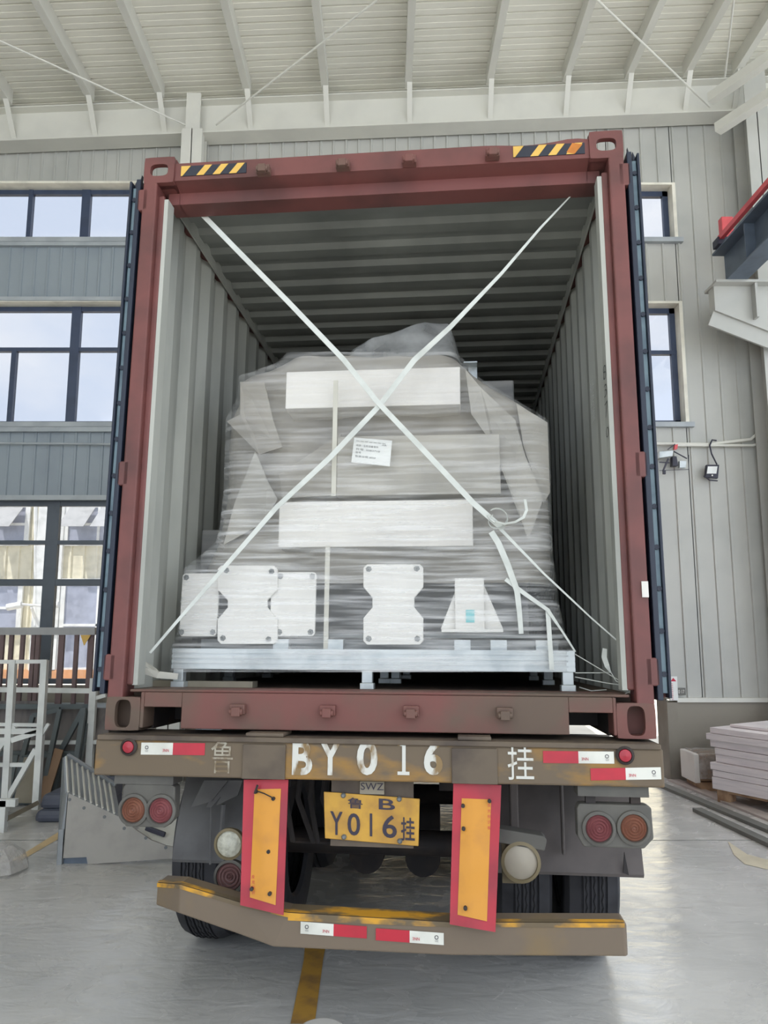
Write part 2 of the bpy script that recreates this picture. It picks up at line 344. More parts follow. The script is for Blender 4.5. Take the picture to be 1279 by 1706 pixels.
WIN = [0]
def window(x0, x1, z0, z1, vb, hb, fm, gm, reveal=True, fw=0.06, dep=0.13, name=None):
    WIN[0] += 1; y = WY + dep
    b = B().box(x0, x1, y, y + 0.06, z1 - fw, z1); b.box(x0, x1, y, y+0.06, z0, z0 + fw); b.box(x0, x0+fw, y, y+0.06, z0, z1); b.box(x1-fw-.012, x1-.012, y, y+0.06, z0, z1)
    for x, wd, a, c in vb: b.box(x - wd/2, x + wd/2, y - 0.01, y + 0.06, a, c)
    for z, wd, a, c in hb: b.box(a, c, y - 0.005, y + 0.06, z - wd/2, z + wd/2)
    n = struct('window_%d' % WIN[0], b, fm, base=Vector(((x0+x1)/2, y, z0)))
    make('pane', B().box(x0+0.01, x1-0.01, y + 0.03, y + 0.035, z0+0.01, z1-0.01), gm, n)
    if reveal:
        r = B().box(x0 - 0.03, x1 + 0.03, WY - 0.03, y + 0.06, z1, z1 + 0.03); r.box(x1 - 0.012, x1 + 0.03, WY - 0.03, y, z0, z1); r.box(x0 - 0.03, x0 + .012, WY - 0.03, y+0.06, z0, z1)
        make('reveal', r, REVEAL, n)
        make('window_sill', B().box(x0 - 0.06, x1 + 0.08, WY - 0.07, y + 0.02, z0 - 0.06, z0), STEELG, n)
    return n
xa = [xof(p, 360) for p in (-150, -40, 41, 135)]
window(-9, LX, Z1b, Z1t - 0.01, [(xa[0], .1, Z1b, Z1t), (xa[1], .05, Z1b, Z1t), (xa[2], .055, Z1b, Z1t), (xa[3], .11, Z1b, Z1t)], [], FRAME, PANE)
zc = zof(576)
window(-9, LX, Z2b, Z2t - 0.01, [(xof(-100, 640), .06, Z2b, zc), (xof(11, 640), .06, Z2b, zc), (xof(115, 610), .115, Z2b, Z2t), (xof(-200, 610), .115, Z2b, Z2t)], [(zc, .05, -9, LX)], FRAME, PANE)
window(-9, LX, DL, Z3t, [(xof(80, 950), .15, DL, Z3t), (xof(-130, 950), .15, DL, Z3t)], [(zof(903), .05, -9, LX), (zof(970), .08, -9, LX)], FRAMEG, PANEC, reveal=False, dep=0.05)
window(RX0, RR, Z1b, Z1t - 0.03, [], [], FRAME, PANE, fw=0.07)
window(RX0, RR, Z2b, Z2t - 0.03, [], [(zof(581), .05, RX0, RR)], FRAME, PANE, fw=0.07)

# roof: ribbed sheet running across, falling a little to the left
SL = 0.045
def zr(x): return zof(168, WY) + 0.12 + SL * x
def roof_piece(y0, y1):
    b = B(); k = []; y = y0
    while y < y1 - 0.01:
        k += [(y, 0), (y + 0.075, 0), (y + 0.08, 0.008), (y + 0.09, 0.008), (y + .095, 0), (y + 0.17, 0), (y + 0.178, 0.035), (y + 0.192, 0.035)]; y += 0.2
    k.append((y1, 0)); n = len(k)
    b.add([(-9, a, zr(-9) + c) for a, c in k] + [(9, a, zr(9) + c) for a, c in k], [(i, i+1, i+1+n, i+n) for i in range(n-1)])
    b.add([(-9, y0, zr(-9) + .1), (9, y0, zr(9) + .1), (9, y1, zr(9) + .1), (-9, y1, zr(-9) + .1)], [(0, 1, 2, 3)])
    return b
struct('ceiling', roof_piece(-5, WY + 0.2), ROOFM)
struct('wall_left', B().box(-9.1, -9.0, -5, WY, 0, 8.6), WALLW)  # unseen side wall of the hall, added to block the sun from the left
ends = [(-95, 205), (40, 200), (172, 195), (285, 188), (425, 188), (550, 182), (684, 178), (815, 175), (938, 165), (1038, 158), (1132, 152), (1212, 150), (1300, 148)]
for i, (px, py) in enumerate(ends):
    x = xof(px, py); z1 = zr(x) + 0.0; z0 = z1 - 0.2; y1 = WY - 0.32
    b = B().box(x - 0.085, x, -4.8, y1, z0, z1)
    t = make('roof_purlin', b, STEELW, F=I4, label='white steel roof purlin running towards the far wall, %s from the left' % ORD[i], cat='purlin', group='roof purlins')
    make('fly_brace', B().bar((x - 0.03, y1 - 0.12, z0 + 0.01), (x - 0.02, WY - 0.14, z0 - 0.42), 0.012, 0.065, (1, 0, 0)), STEELW, t)
# gable beam and columns
def sbar(x0, x1, y0, y1, d0, d1):
    return B().hexa([(x0, y0, zr(x0)+d0), (x1, y0, zr(x1)+d0), (x1, y1, zr(x1)+d0), (x0, y1, zr(x0)+d0)], [(x0, y0, zr(x0)+d1), (x1, y0, zr(x1)+d1), (x1, y1, zr(x1)+d1), (x0, y1, zr(x0)+d1)])
b = merge(sbar(-9, 9, WY - 0.3, WY - 0.04, -0.68, -0.665), sbar(-9, 9, WY - 0.18, WY - 0.165, -0.665, -0.22), sbar(-9, 9, WY - 0.3, WY - 0.04, -0.225, -0.21))
b2 = b
make('gable_beam', b2, STEELW, label='long white steel beam along the top of the far wall under the roof', cat='beam')
b = B(); n = 60
for i in range(n + 1):
    x = -8.5 + 17 * i / n; z = zr(x)
    b.v += [Vector((x, WY - 0.2 + 0.03 * math.sin(i * 2.3), z - 0.2)), Vector((x, WY - 0.12 + 0.04 * math.sin(i * 1.7 + 1), z - 0.08)), Vector((x, WY + 0.0, z - 0.01))]
for i in range(n):
    for j in range(2): b.f.append((i*3+j, (i+1)*3+j, (i+1)*3+j+1, i*3+j+1))
struct('trim_4', b, STEELW, smooth=True)
def hcol(name, x, y, z0, z1, w_, d_, label, m):
    b = B().box(x - w_/2, x + w_/2, y - d_, y - d_ + 0.015, z0, z1); b.box(x - w_/2, x + w_/2, y - 0.015, y, z0, z1); b.box(x - 0.006, x + 0.006, y - d_, y, z0, z1)
    return make(name, b, m, label=label, cat='column')
cx = xof(332, 220)
b = B().box(cx - .13, cx + .13, WY - 0.36, WY - 0.345, 0, zr(cx) - 0.66); b.box(cx - .13, cx + .13, WY - 0.12, WY - 0.105, 0, zr(cx) - 0.66); b.box(cx - .006, cx + .006, WY - 0.36, WY - .105, 0, zr(cx) - .66)
b.box(cx - .12, cx + .12, WY - 0.355, WY - .2, 0, zr(cx) - .66); b.box(cx - .09, cx + .09, WY - 0.34, WY - 0.31, zr(cx) - 0.66, zr(cx) - 0.15)
make('wall_column', b, STEELW, label='white steel column rising behind the top left corner of the container', cat='column')
cx = xof(1232, 220)
b = B().box(cx - .14, cx + .14, WY - 0.46, WY - 0.445, 0, zr(cx) - 0.2); b.box(cx - .14, cx + .14, WY - 0.12, WY - 0.105, 0, zr(cx) - 0.66); b.box(cx - .006, cx + .006, WY - 0.46, WY - .105, 0, zr(cx) - .66)
ct = make('wall_column', b, WALLW, label='white steel column at the right edge carrying the crane bracket', cat='column')
zb = zof(478, WY - .6)
br = B().prism([(cx - .14, WY - .46, zb - .62), (cx - .55, WY - .46, zb - .3), (cx - .55, WY - .46, zb), (cx - .14, WY - .46, zb)], (0, .015, 0))
br = B().prism([(cx - .0, WY - .62, zb - .62), (cx - .76, WY - .62, zb - .3), (cx - .76, WY - .62, zb), (cx + .7, WY - .62, zb), (cx + .7, WY - .62, zb - .62)], (0, .15, 0))
br.box(cx - .78, cx + .7, WY - .74, WY - .4, zb, zb + .03); br.bar((cx - .77, WY - .57, zb - .31), (cx + .02, WY - .57, zb - .64), .34, .03, (0, 1, 0))
br.box(cx - .32, cx - .29, WY - .72, WY - .42, zb - .42, zb)
make('corbel', br, WALLW, ct)
# crane runway beam coming towards the camera on the right
xb0 = cx - .63; zb0 = zb + .03
b = B().box(xb0 - .02, xb0 + .22, 1.0, WY - .48, zb0, zb0 + .02); b.box(xb0 + .085, xb0 + .1, 1.0, WY - .48, zb0 + .02, zb0 + .42); b.box(xb0 - .06, xb0 + .26, 1.0, WY - .48, zb0 + .42, zb0 + .445)
t = make('crane_runway_beam', b, CRANE, label='dark steel crane runway beam at the right edge resting on a bracket', cat='crane beam')
make('conductor_rail', B().box(xb0 - .08, xb0 - .03, 1.0, WY - .7, zb0 + .5, zb0 + .56), REDB, t, label='red conductor rail')
s = B()
for k in range(9): s.box(xb0 - .03, xb0 + .09, 1.6 + k * .8, 1.62 + k * .8, zb0 + .02, zb0 + .42)
make('stiffener', s, CRANE, t)
e = B().box(xb0 + .02, xb0 + .16, WY - .62, WY - .52, zb0 + .445, zb0 + .86)
make('end_stop', e, REDB, t, label='red end stop post', bevel=.008)
make('end_block', B().box(xb0 - .1, xb0 + .02, WY - .75, WY - .6, zb0 + .44, zb0 + .53), BLACKP, t)
# white bracket arms right of the column
for k, (p, q) in enumerate((((1195, 215), (1300, 150)), ((1183, 165), (1300, 60)))):
    a = W(p[0], p[1], WY - .5); c = W(q[0] + 20, q[1] + 30, WY - 1.4)
    make('roof_tie_beam', B().bar(a, (a.x + 1.0, a.y - 1.6, a.z + .08), .12, .12, (0, 0, 1)), STEELW, label=('lower' if k == 0 else 'upper') + ' white steel strut slanting off the far right column', cat='strut')
# tie rods
rods = [((0, 68), (312, 210), 'thin rod bracing crossing the roof at the far left', WY - .6), ((360, 208), (628, 0), 'thin rod bracing rising to the middle of the roof', WY - .6),
        ((995, 0), (1182, 178), 'thin rod bracing crossing the roof at the right', WY - .6), ((1207, 128), (1222, 0), 'steep thin rod hanging at the far right of the roof', WY - .9)]
for p, q, lab, y in rods:
    lo, hi = (p, q) if p[1] > q[1] else (q, p)
    a = W(lo[0], lo[1], y + .3); d = ray(*hi); zz = zr(W(hi[0], hi[1], 8).x) - .28; c = ORG + d * ((zz - EYE) / d.z); c2 = c + (c - a) * .35; c2.z = min(c2.z, zr(c2.x) - .25)
    make('tie_rod', B().tube([a, c, c2], .012, 6), STEELW, label=lab, cat='rod')
# ------------------------------------------------------------------ outside: the building across the yard
FY = EYE / math.tan(math.radians(4.1)) + .3
bl = thing('building', 'cream building across the yard seen through the ground floor window', 'building', (-9, FY, 0))
make('wall', sheet(-16, 16.0, 0.3, 7.2, 0.42, .05, FY, 0, .1), CREAM, bl)
make('plinth', B().box(-16, 16, FY - .15, FY + .1, -.01, .42), ORNG, bl, label='orange plinth')
def fwin(p0, q0, p1, q1, op=False):
    a = W(p0, q0, FY); c = W(p1, q1, FY)
    f = B(); y = FY - .12
    f.box(a.x - .15, c.x + .15, y, y + .1, c.z - .15, c.z); f.box(a.x - .15, c.x + .15, y, y + .1, a.z, a.z + .15); f.box(a.x - .15, a.x, y, y+.1, c.z, a.z); f.box(c.x, c.x+.15, y, y+.1, c.z, a.z)
    f.box((a.x+c.x)/2 - .04, (a.x+c.x)/2 + .04, y, y + .1, c.z, a.z); m_ = (a.z + c.z) / 2
    f.box(a.x, c.x, y, y + .1, m_ - .04, m_ + .04)
    n = make('window', f, FWHT, bl); make('pane', B().box(a.x, c.x, FY - .07, FY - .06, c.z, a.z), FGL, n)
    if op:
        for u, v in ((a.x + .05, (a.x + c.x)/2 - .1), ((a.x + c.x)/2 + .1, c.x - .05)):
            make('open_sash', B().hexa([(u, FY - .2, a.z - .02), (v, FY - .2, a.z - .02), (v, FY - .16, a.z - .02), (u, FY - .16, a.z - .02)], [(u - .1, FY - .85, c.z + (a.z-c.z)*.35), (v - .1, FY - .85, c.z + (a.z-c.z)*.35), (v - .1, FY - .81, c.z + (a.z-c.z)*.35), (u - .1, FY - .81, c.z + (a.z-c.z)*.35)]), FGR, n)
fwin(-60, 846, 42, 902, True); fwin(118, 846, 215, 902, True); fwin(-60, 976, 28, 1050); fwin(112, 972, 215, 1112)
make('downpipe', B().tube([W(60, 830, FY - .15), W(60, 1120, FY - .15)], .07, 8), FWHT, bl)
make('pilaster', merge(B().box(W(66, 900, FY).x, W(84, 900, FY).x, FY - .2, FY, .4, 7.2), B().box(W(86, 900, FY).x + .3, W(108, 900, FY).x, FY - .15, FY, .4, 7.2)), FWHT, bl)
p = W(28, 1012, FY - .3)
t = thing('security_camera', 'white security camera on the building across the yard', 'camera', p)
make('camera_body', merge(B().tube([p + Vector((-.2, -.2, 0)), p + Vector((.25, -.2, .08))], .11, 10), B().tube([p + Vector((1.0, -.2, .02)), p + Vector((1.4, -.2, .08))], .1, 10)), FWHT, t)
make('camera_arm', merge(B().tube([p + Vector((0.1, -.2, .1)), p + Vector((1.2, -.2, .02))], .04, 6), B().tube([p + Vector((.55, -.2, 0)), p + Vector((.55, .2, -.4))], .05, 6)), FWHT, t)

# ------------------------------------------------------------------ shipping container
HX, HZ = 1.219, 2.896; LEN = 12.19
ct = thing('shipping_container', 'dark red shipping container with open doors standing on the trailer', 'container', (0, 0, 0), BOX)
def casting(x, z, top, y=0.0, depth=.18):
    cw, ch = .162, .118 if not top else .118
    s = 1 if x > 0 else -1; x1 = x; x0 = x - s * cw; a, c = min(x0, x1), max(x0, x1)
    zc0, zc1 = (z - ch - .03, z) if top else (z, z + ch + .03)
    # front plate with an oval hole
    b = B(); hx, hz = .038, .062 if not top else .048; mx = (a + c)/2; mz = (zc0 + zc1)/2; n = 24; inn = []; outr = []
    if top: hx, hz = .048, .034
    for i in range(n):
        t_ = 2*PI*i/n; ci, si = math.cos(t_), math.sin(t_)
        ex = abs(ci)**.6 * (1 if ci > 0 else -1); ez = abs(si)**.6 * (1 if si > 0 else -1)
        inn.append((mx + ex*hx, mz + ez*hz)); k = max(abs(ci), abs(si)); r_ = .97 if abs(abs(ci) - abs(si)) < .3 else 1
        outr.append((mx + ci/k*(c-a)/2*r_, mz + si/k*(zc1-zc0)/2*r_))
    for yy in (y, y + .03):
        b.v += [Vector((q[0], yy, q[1])) for q in inn] + [Vector((q[0], yy, q[1])) for q in outr]
    for i in range(n):
        j = (i+1) % n; b.f += [(i, j, n+j, n+i), (2*n+i, 3*n+i, 3*n+j, 2*n+j), (i, 2*n+i, 2*n+j, j), (n+i, n+j, 3*n+j, 3*n+i)]
    if top: b.box(a + .01, c - .01, y + .03, y + .06, zc0, zc0 + .01); b.box(a if s > 0 else c - .015, a + .015 if s > 0 else c, y + .03, y + depth, zc0, zc1)
    else:
        b.box(a, c, y + .1, y + depth, zc0, zc1); b.box(a, a + .015, y + .03, y + depth, zc0, zc1); b.box(c - .015, c, y + .03, y + depth, zc0, zc1)
    if top: b.box(a, c, y + .15, y + depth, zc0, zc0 + .05)
    b.box(a, c, y + .03, y + depth, zc1 - .012, zc1) if not top else b.box(a + .012, c - .012, y + .03, y + .05, zc1 - .015, zc1 - .002)
    b.box(a, c, y + .03, y + depth, zc0, zc0 + .012)
    make('corner_casting', b, RED if top else REDD, ct)
for x in (-HX, HX):
    casting(x, HZ, True); casting(x, 0, False)
for s in (-1, 1):
    a, c = sorted((s*HX, s*(HX - .075))); b = B().box(a, c, 0, .13, .14, HZ - .14)
    a, c = sorted((s*(HX - .07), s*(HX - .105))); b.box(a, c, .035, .09, .2, HZ - .2)
    make('corner_post', b, RED, ct, bevel=.008)
    a, c = sorted((s*(HX - .1), s*(HX - .125))); make('door_jamb_lip', B().box(a, c, .04, .12, .2, HZ - .22), INNER, ct)
# header with a dent, underside lip
b = B(); n = 40; xs = [-HX + .16 + (2*HX - .32) * i / n for i in range(n + 1)]
def htop(x):
    d = HZ - .035 - .012 * math.exp(-((x - .75) / .12) ** 2) + .012 * math.exp(-((x - .98)/.07) ** 2)
    return d
for x in xs:
    b.v += [Vector((x, .012, htop(x))), Vector((x, .012, HZ - .135)), Vector((x, .1, HZ - .15)), Vector((x, .1, HZ - .215)), Vector((x, .22, HZ - .215)), Vector((x, .22, htop(x)))]
for i in range(n):
    for j in range(6): b.f.append((i*6+j, (i+1)*6+j, (i+1)*6+(j+1) % 6, i*6+(j+1) % 6))
b.box(-HX + .1, -HX + .165, .1, .22, HZ - .215, HZ - .15); b.box(HX - .165, HX - .1, .1, .22, HZ - .215, HZ - .15)
hd = make('door_header', b, RED, ct)
def stripes(x0, x1, z0, z1, bad=None, flip=False):
    bg_ = make('hazard_tape', B().box(x0, x1, .008, .012, z0, z1), BLK, hd)
    y = B(); L = x1 - x0; p_ = L / 4; h = z1 - z0
    for k in range(4):
        u = x0 + k * p_ + (0 if k == 0 else .0)
        if k == 0: y.add([(u, .0065, z0), (u + p_*.1, .0065, z0), (u + p_*.6, .0065, z1), (u, .0065, z1)], [(0, 1, 2, 3)])
        else: y.add([(u - p_*.05, .0065, z0), (u + p_*.4, .0065, z0), (u + p_*.9, .0065, z1), (u + p_*.45, .0065, z1)], [(0, 1, 2, 3)])
    make('yellow_stripe', y, YEL, bg_)
    if bad: make('rust_patch', B().add([(x1 - .09, .006, z0 + .01), (x1 - .05, .006, z0), (x1 - .01, .006, z1 - .01), (x1 - .06, .006, z1)], [(0, 1, 2, 3)]), RUST, bg_)
a = K(301, 280, 0); c = K(409, 291, 0); stripes(a.x, c.x, HZ - .112, HZ - .055)
a = K(855, 262, 0); c = K(974, 240, 0); stripes(a.x, c.x, HZ - .112, HZ - .052, True)
def lug(x, z, dn=False):
    b = B().box(x - .035, x + .035, -.035, .01, z - .022, z + .022); b.box(x - .02, x + .02, -.06, -.03, z - .03, z + .01); b.cyl((x - .03, -.045, z - .01), (1, 0, 0), .014, .06, 8)
    make('locking_lug', b, REDD, ct, bevel=.004)
for px, py in ((440, 287), (572, 278), (682, 271), (820, 260)): p = K(px, py, 0); lug(p.x, p.z)
for px, py in ((398, 1181), (547, 1183), (685, 1184), (840, 1187)): p = K(px, py, 0); lug(p.x, p.z)
# sill with fork pockets
b = B(); zs0, zs1 = .012, .17; xl0, xl1 = K(238, 1200, 0).x, K(301, 1200, 0).x; xr0, xr1 = K(948, 1205, 0).x, K(1022, 1205, 0).x
b.box(-HX + .162, xl0, .0, .13, zs0, zs1); b.box(xl1, xr0, .0, .13, zs0, zs1); b.box(xr1, HX - .162, 0, .13, zs0, zs1)
b.box(xl0, xl1, 0, .13, .105, zs1); b.box(xr0, xr1, 0, .13, .105, zs1); b.box(-HX + .1, HX - .1, .02, .3, zs1, zs1 + .012)
sill = make('door_sill', b, REDD, ct, bevel=.004)
for u, v in ((xl0, xl1), (xr0, xr1)): make('fork_pocket', B().box(u, v, .13, 1.2, .105, .11).box(u - .01, u, .13, 1.2, .0, .11).box(v, v+.01, .13, 1.2, .0, .11), DARK, ct)
# walls, roof, floor, front
def corr_wall(s):
    b = B(); k = []; y = .13; xi = s * (HX - .045); xo = s * (HX - .005)
    while y < LEN - .1:
        k += [(y, xi), (y + .07, xi), (y + .14, xo), (y + .21, xo)]; y += .28
    k.append((LEN - .05, xi)); n = len(k)
    b.add([(x, y, .17) for y, x in k] + [(x, y, HZ - .06) for y, x in k], [(i, i+1, i+1+n, i+n) for i in range(n-1)])
    return b
for s, nm in ((-1, 'left'), (1, 'right')):
    wn = make('side_wall', corr_wall(s), INNER, ct)
    a, c = sorted((s*HX, s*(HX - .06))); make('top_rail', B().box(a, c, .15, LEN, HZ - .08, HZ - .02), RED, ct); make('bottom_rail', B().box(a, c, .15, LEN, .0, .17), REDD, ct)
    a, c = sorted((s*(HX - .068), s*(HX - .058))); make('top_rail_liner', B().box(a, c, .15, LEN, HZ - .12, HZ - .03), INNER, ct)
    if s > 0: rw = wn
    a, c = sorted((s*(HX + .002), s*(HX + .006))); make('side_skin', B().box(a, c, .13, LEN, .17, HZ - .06), RED, ct, label='dark red outer side')
b = B(); k = []; y = .2
while y < LEN - .1:
    k += [(y, HZ - .06), (y + .09, HZ - .06), (y + .12, HZ - .03), (y + .2, HZ - .03)]; y += .23
n = len(k); b.add([(-HX + .02, y, z) for y, z in k] + [(HX - .02, y, z) for y, z in k], [(i, i+1, i+1+n, i+n) for i in range(n-1)])
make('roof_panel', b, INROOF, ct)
make('roof_skin', B().box(-HX, HX, .2, LEN, HZ - .02, HZ - .012), RED, ct)
make('floor_boards', B().box(-HX + .05, HX - .05, .13, LEN, .14, .178), PLY, ct)
make('cross_members', merge(*[B().box(-HX + .05, HX - .05, .4 + .5*i, .45 + .5*i, .02, .14) for i in range(23)]), DARK, ct)
make('front_wall', B().box(-HX, HX, LEN - .05, LEN, 0, HZ), INNER, ct)
# writing on the right inner wall: 83710 in marker, a stencilled number block
w1 = B(); w2 = B()
for ch, (px, py) in zip('83710', ((1013, 600), (1015, 633), (1016, 668), (1016, 694), (1017, 714))): pass
yw = .30
def onwall(px, py, x):
    o = BI @ ORG; d = BRI @ ray(px, py); return o + d * ((x - o.x) / d.x)
xw = HX - .05
for ch, z0, z1 in (('8', 586, 612), ('3', 622, 644), ('7', 656, 682), ('0', 702, 720)):
    p0 = onwall(1018, z1, HX - .125); p1 = onwall(1018, z0, HX - .125); h = p1.z - p0.z
    make('marker_digit', B().text(ch, (HX - .125, .115, p0.z), (0, -1, 0), (0, 0, 1), .065, h, (-.002, 0, 0), -.02), PENCIL, ct)
p0 = onwall(1017, 690, xw)
q0 = onwall(988, 703, xw); q1 = onwall(988, 629, xw)
for i in range(16):
    z = q0.z + (q1.z - q0.z) * i / 16; w2.text('CZQ5PU7RK30T1M8H'[i] if i % 2 else '0H8S2E5B', (xw, q0.y + .03, z), (0, -1, 0), (0, 0, 1), .1, (q1.z-q0.z)/16*.7, (-.002, 0, 0))
make('white_print', w2, CHALK, rw)
# doors folded back along the sides
def door(s):
    g = .026; x0 = s * (HX + g); x1 = s * (HX + g + .06); a, c = sorted((x0, x1)); z0, z1 = .17, HZ - .13
    dn = make('door', B().box(a, c, .06, 1.2, z0, z1), RED, ct, label='%s container door folded back along the side' % ('left' if s < 0 else 'right'), bevel=.005)
    u, v = sorted((s*(HX + g - .012), s*(HX + g + .012))); make('door_gasket', B().box(u, v, -.0, .08, z0 - .01, z1 + .01), RUBBER, dn, bevel=.004)
    u, v = sorted((s*(HX + g + .014), s*(HX + g + .034))); lip = make('gasket_lip', B().box(u, v, .02, .07, z0 + .02, z1 - .03), SEAL, dn)
    u2, v2 = sorted((s*(HX + g + .036), s*(HX + g + .048))); make('gasket_edge', B().box(u2, v2, .0, .07, z0, z1), RUBBER, dn, bevel=.003)
    for k in range(14):
        zz = z0 + .1 + k * (z1 - z0 - .2) / 13; make('rivet', B().cyl(((u+v)/2, .024, zz), (0, -1, 0), .012, .012, 10), RUBBER, lip)
    horn = B().prism([(u - .008 if s > 0 else v + .008, .04, z1 - .03), ((u + v)/2, .04, z1 - .03), ((u - .012) if s > 0 else v + .012, .04, z1 + .06)], (0, .02, 0)); horn.prism([((u+v)/2, .04, z1 - .02), (v + .012 if s > 0 else u - .012, .04, z1 - .02), ((u+v)/2 + s*.002, .04, z1 + .035)], (0, .02, 0))
    make('gasket_corner', horn, RUBBER, dn)
    for z in (.28, 1.2, HZ - .24):
        a_, c_ = sorted((s * (HX - .03), s * (HX + g + .004))); make('hinge', B().box(a_, c_, .0, .05, z - .06, z + .06), RED, ct, bevel=.006)
for s in (-1, 1): door(s)
p = K(1073, 982, -.002); make('paper_tag', B().box(p.x - .012, p.x + .016, -.01, -.004, p.z - .035, p.z + .035), FOAM, ct, label='white tag on the right post')

# ------------------------------------------------------------------ trailer
tr = thing('container_trailer', 'weathered yellow-brown container trailer with rear bumper and number plate', 'trailer', (0, .2, -1.28), BOX)
BY = -.07; a = K(160, 1226, BY); c = K(1105, 1300, BY); bz0 = (K(160, 1296, BY).z + K(1105, 1308, BY).z)/2; bz1 = -.012
bx0, bx1 = a.x, K(1105, 1260, BY).x
beam = make('rear_beam', B().box(bx0, bx1, BY, .2, bz0, bz1 - .02), BEAMM, tr, bevel=.008)
make('beam_cap', merge(B().box(bx0 + .01, bx1 - .01, BY - .012, .22, bz1 - .022, bz1)), BEAMD, tr, bevel=.004)
for x0, x1 in ((405, 476), (758, 822)):
    u = K(x0, 1218, BY).x; v = K(x1, 1218, BY).x; make('twistlock_pad', B().box(u + .01, v - .01, BY + .0, .1, bz1, bz1 + .018), BEAMD, tr, bevel=.006)
for x0, x1 in ((405, 476), (752, 828)):
    u = K(x0, 1260, BY).x; v = K(x1, 1260, BY).x; make('beam_plate', B().box(u, v, BY - .012, BY, bz0 + .0, bz1 - .03), BEAMD, tr, bevel=.003)
def stencil(txt, x0, y0, x1, y1, m, name='stencilled_character'):
    p = K(x0, y1, BY - .002); q = K(x1, y0, BY - .002)
    make(name, B().text(txt, (p.x, BY - .002, p.z), (1, 0, 0), (0, 0, 1), q.x - p.x, q.z - p.z, bold=.03 if txt.isascii() else 0), m, beam)
stencil('鲁', 350, 1233, 389, 1288, PAINTF)
for ch, x0, x1 in (('B', 486, 521), ('Y', 531, 569), ('0', 594, 629), ('1', 662, 682), ('6', 706, 737)): stencil(ch, x0, 1234, x1, 1291, PAINTW)
stencil('挂', 846, 1240, 888, 1299, PAINTW)
def strip(par, pts, order, Y=None, yb=None):      # red and white reflective tape, four pixel corners
    (xa_, ya_), (xb_, yb_) = pts; Yv = Y; p = K(xa_, ya_, Yv); q = K(xb_, yb_, Yv); h = abs(K(xa_, ya_, Yv).z - K(xa_, ya_ + 20, Yv).z)
    sl_ = (q.z - p.z) / (q.x - p.x); m_ = (p.x + q.x)/2
    def quad(u, v, off=.003):
        return B().add([(u, Yv - off, p.z + sl_*(u-p.x) - h), (v, Yv - off, p.z + sl_*(v-p.x) - h), (v, Yv - off, p.z + sl_*(v-p.x)), (u, Yv - off, p.z + sl_*(u-p.x))], [(0, 1, 2, 3)])
    if order == 'WR': wu, wv, ru, rv = p.x, m_, m_, q.x
    else: wu, wv, ru, rv = m_, q.x, p.x, m_
    wn = make('reflective_tape', quad(wu, wv), RFW, par, label='white reflective tape'); make('reflective_tape', quad(ru, rv), RFR, par, label='red reflective tape')
    u = wv - .045 if order == 'WR' else wu + .012; zz = p.z + sl_*(u - p.x)
    make('tape_print', B().text('3NN', (u, Yv - .005, zz - h*.75), (1, 0, sl_), (0, 0, 1), .028, h*.25), INKR, wn)
    u2 = wu + .02 if order == 'WR' else wv - .035; z2 = p.z + sl_*(u2 - p.x)
    mk = B().lathe((u2 + .006, Yv - .0045, z2 - h*.4), (0, 1, 0), [(.008, 0), (.0055, 0)], 12).text('CCC', (u2, Yv - .005, z2 - h*.75), (1, 0, sl_), (0, 0, 1), .014, h*.14)
    make('tape_mark', mk, INK, wn)
strip(beam, ((236, 1237), (342, 1238)), 'WR', BY)
strip(beam, ((904, 1251), (1022, 1252)), 'RW', BY)
strip(beam, ((983, 1280), (1100, 1278)), 'RW', BY)
for px, py in ((216, 1244), (1040, 1258)):
    p = K(px, py, BY); n_ = make('marker_lamp', B().lathe(p, (0, -1, 0), [(.0001, 0), (.036, 0), (.038, .012), (.028, .02), (.026, .01)], 24), DARK, tr, smooth=True)
    make('lamp_lens', B().lathe(p, (0, -1, 0), [(.028, .008), (.024, .02), (.0001, .026)], 24), LREDB, n_, smooth=True)
# lamp boxes
def lampbox(x0, y0, x1, y1, cols, lab, ch, hang):
    Y = BY + .03; p = K(x0, y1, Y); q = K(x1, y0, Y); a_, b_, z0, z1 = p.x, q.x, p.z, q.z; cc = .04
    poly = [(a_ + cc*.6, Y, z0), (b_ - cc, Y, z0), (b_, Y, z0 + cc), (b_ - .003, Y, z1 - .01), (b_ - .02, Y, z1), (a_ + .01, Y, z1), (a_, Y, z1 - .02), (a_, Y, z0 + cc)]
    n_ = make('lamp_box', B().prism(poly, (0, .07, 0)), LAMPB, tr, label=lab, bevel=.006)
    for (cx_, cy_, m_) in cols:
        c_ = K(cx_, cy_, Y); R = .058
        rn = make('lamp_rim', B().lathe(c_, (0, -1, 0), [(R + .012, -.002), (R + .01, .012), (R - .002, .016), (R - .006, .004)], 32), LAMPB, n_, smooth=True)
        prof = [(R - .004, .004)]
        for k in range(4): r_ = R*.8 - k * R*.2; prof += [(r_ + .004, .008 + k*.003), (r_, .016 + k*.003), (r_ - .005, .009 + k*.003)]
        prof.append((.0001, .022)); make('lamp_lens', B().lathe(c_, (0, -1, 0), prof, 32), m_, rn, smooth=True)
    u = K(hang[0], hang[1], Y); v = K(hang[2], hang[3], Y)
    make('lamp_bracket', B().box(u.x, v.x, Y + .0, Y + .12, v.z, bz0), LAMPB, tr, label='flat bracket over the lamp box')
    for hx in (.2, .8):
        xx = a_ + (b_ - a_)*hx; make('bracket_leg', B().box(xx - .02, xx + .02, Y + .02, Y + .05, z1 - .01, v.z + .01), DARK, tr)
lampbox(200, 1308, 293, 1377, ((223, 1349, LORG), (269, 1350, LRED)), 'lamp box with orange and red lamps under the left end of the beam', 1, (191, 1292, 288, 1308))
lampbox(963, 1342, 1086, 1411, ((997, 1380, LRED), (1055, 1379, LORG)), 'lamp box with red and orange lamps under the right end of the beam', 1, (962, 1311, 1081, 1329))
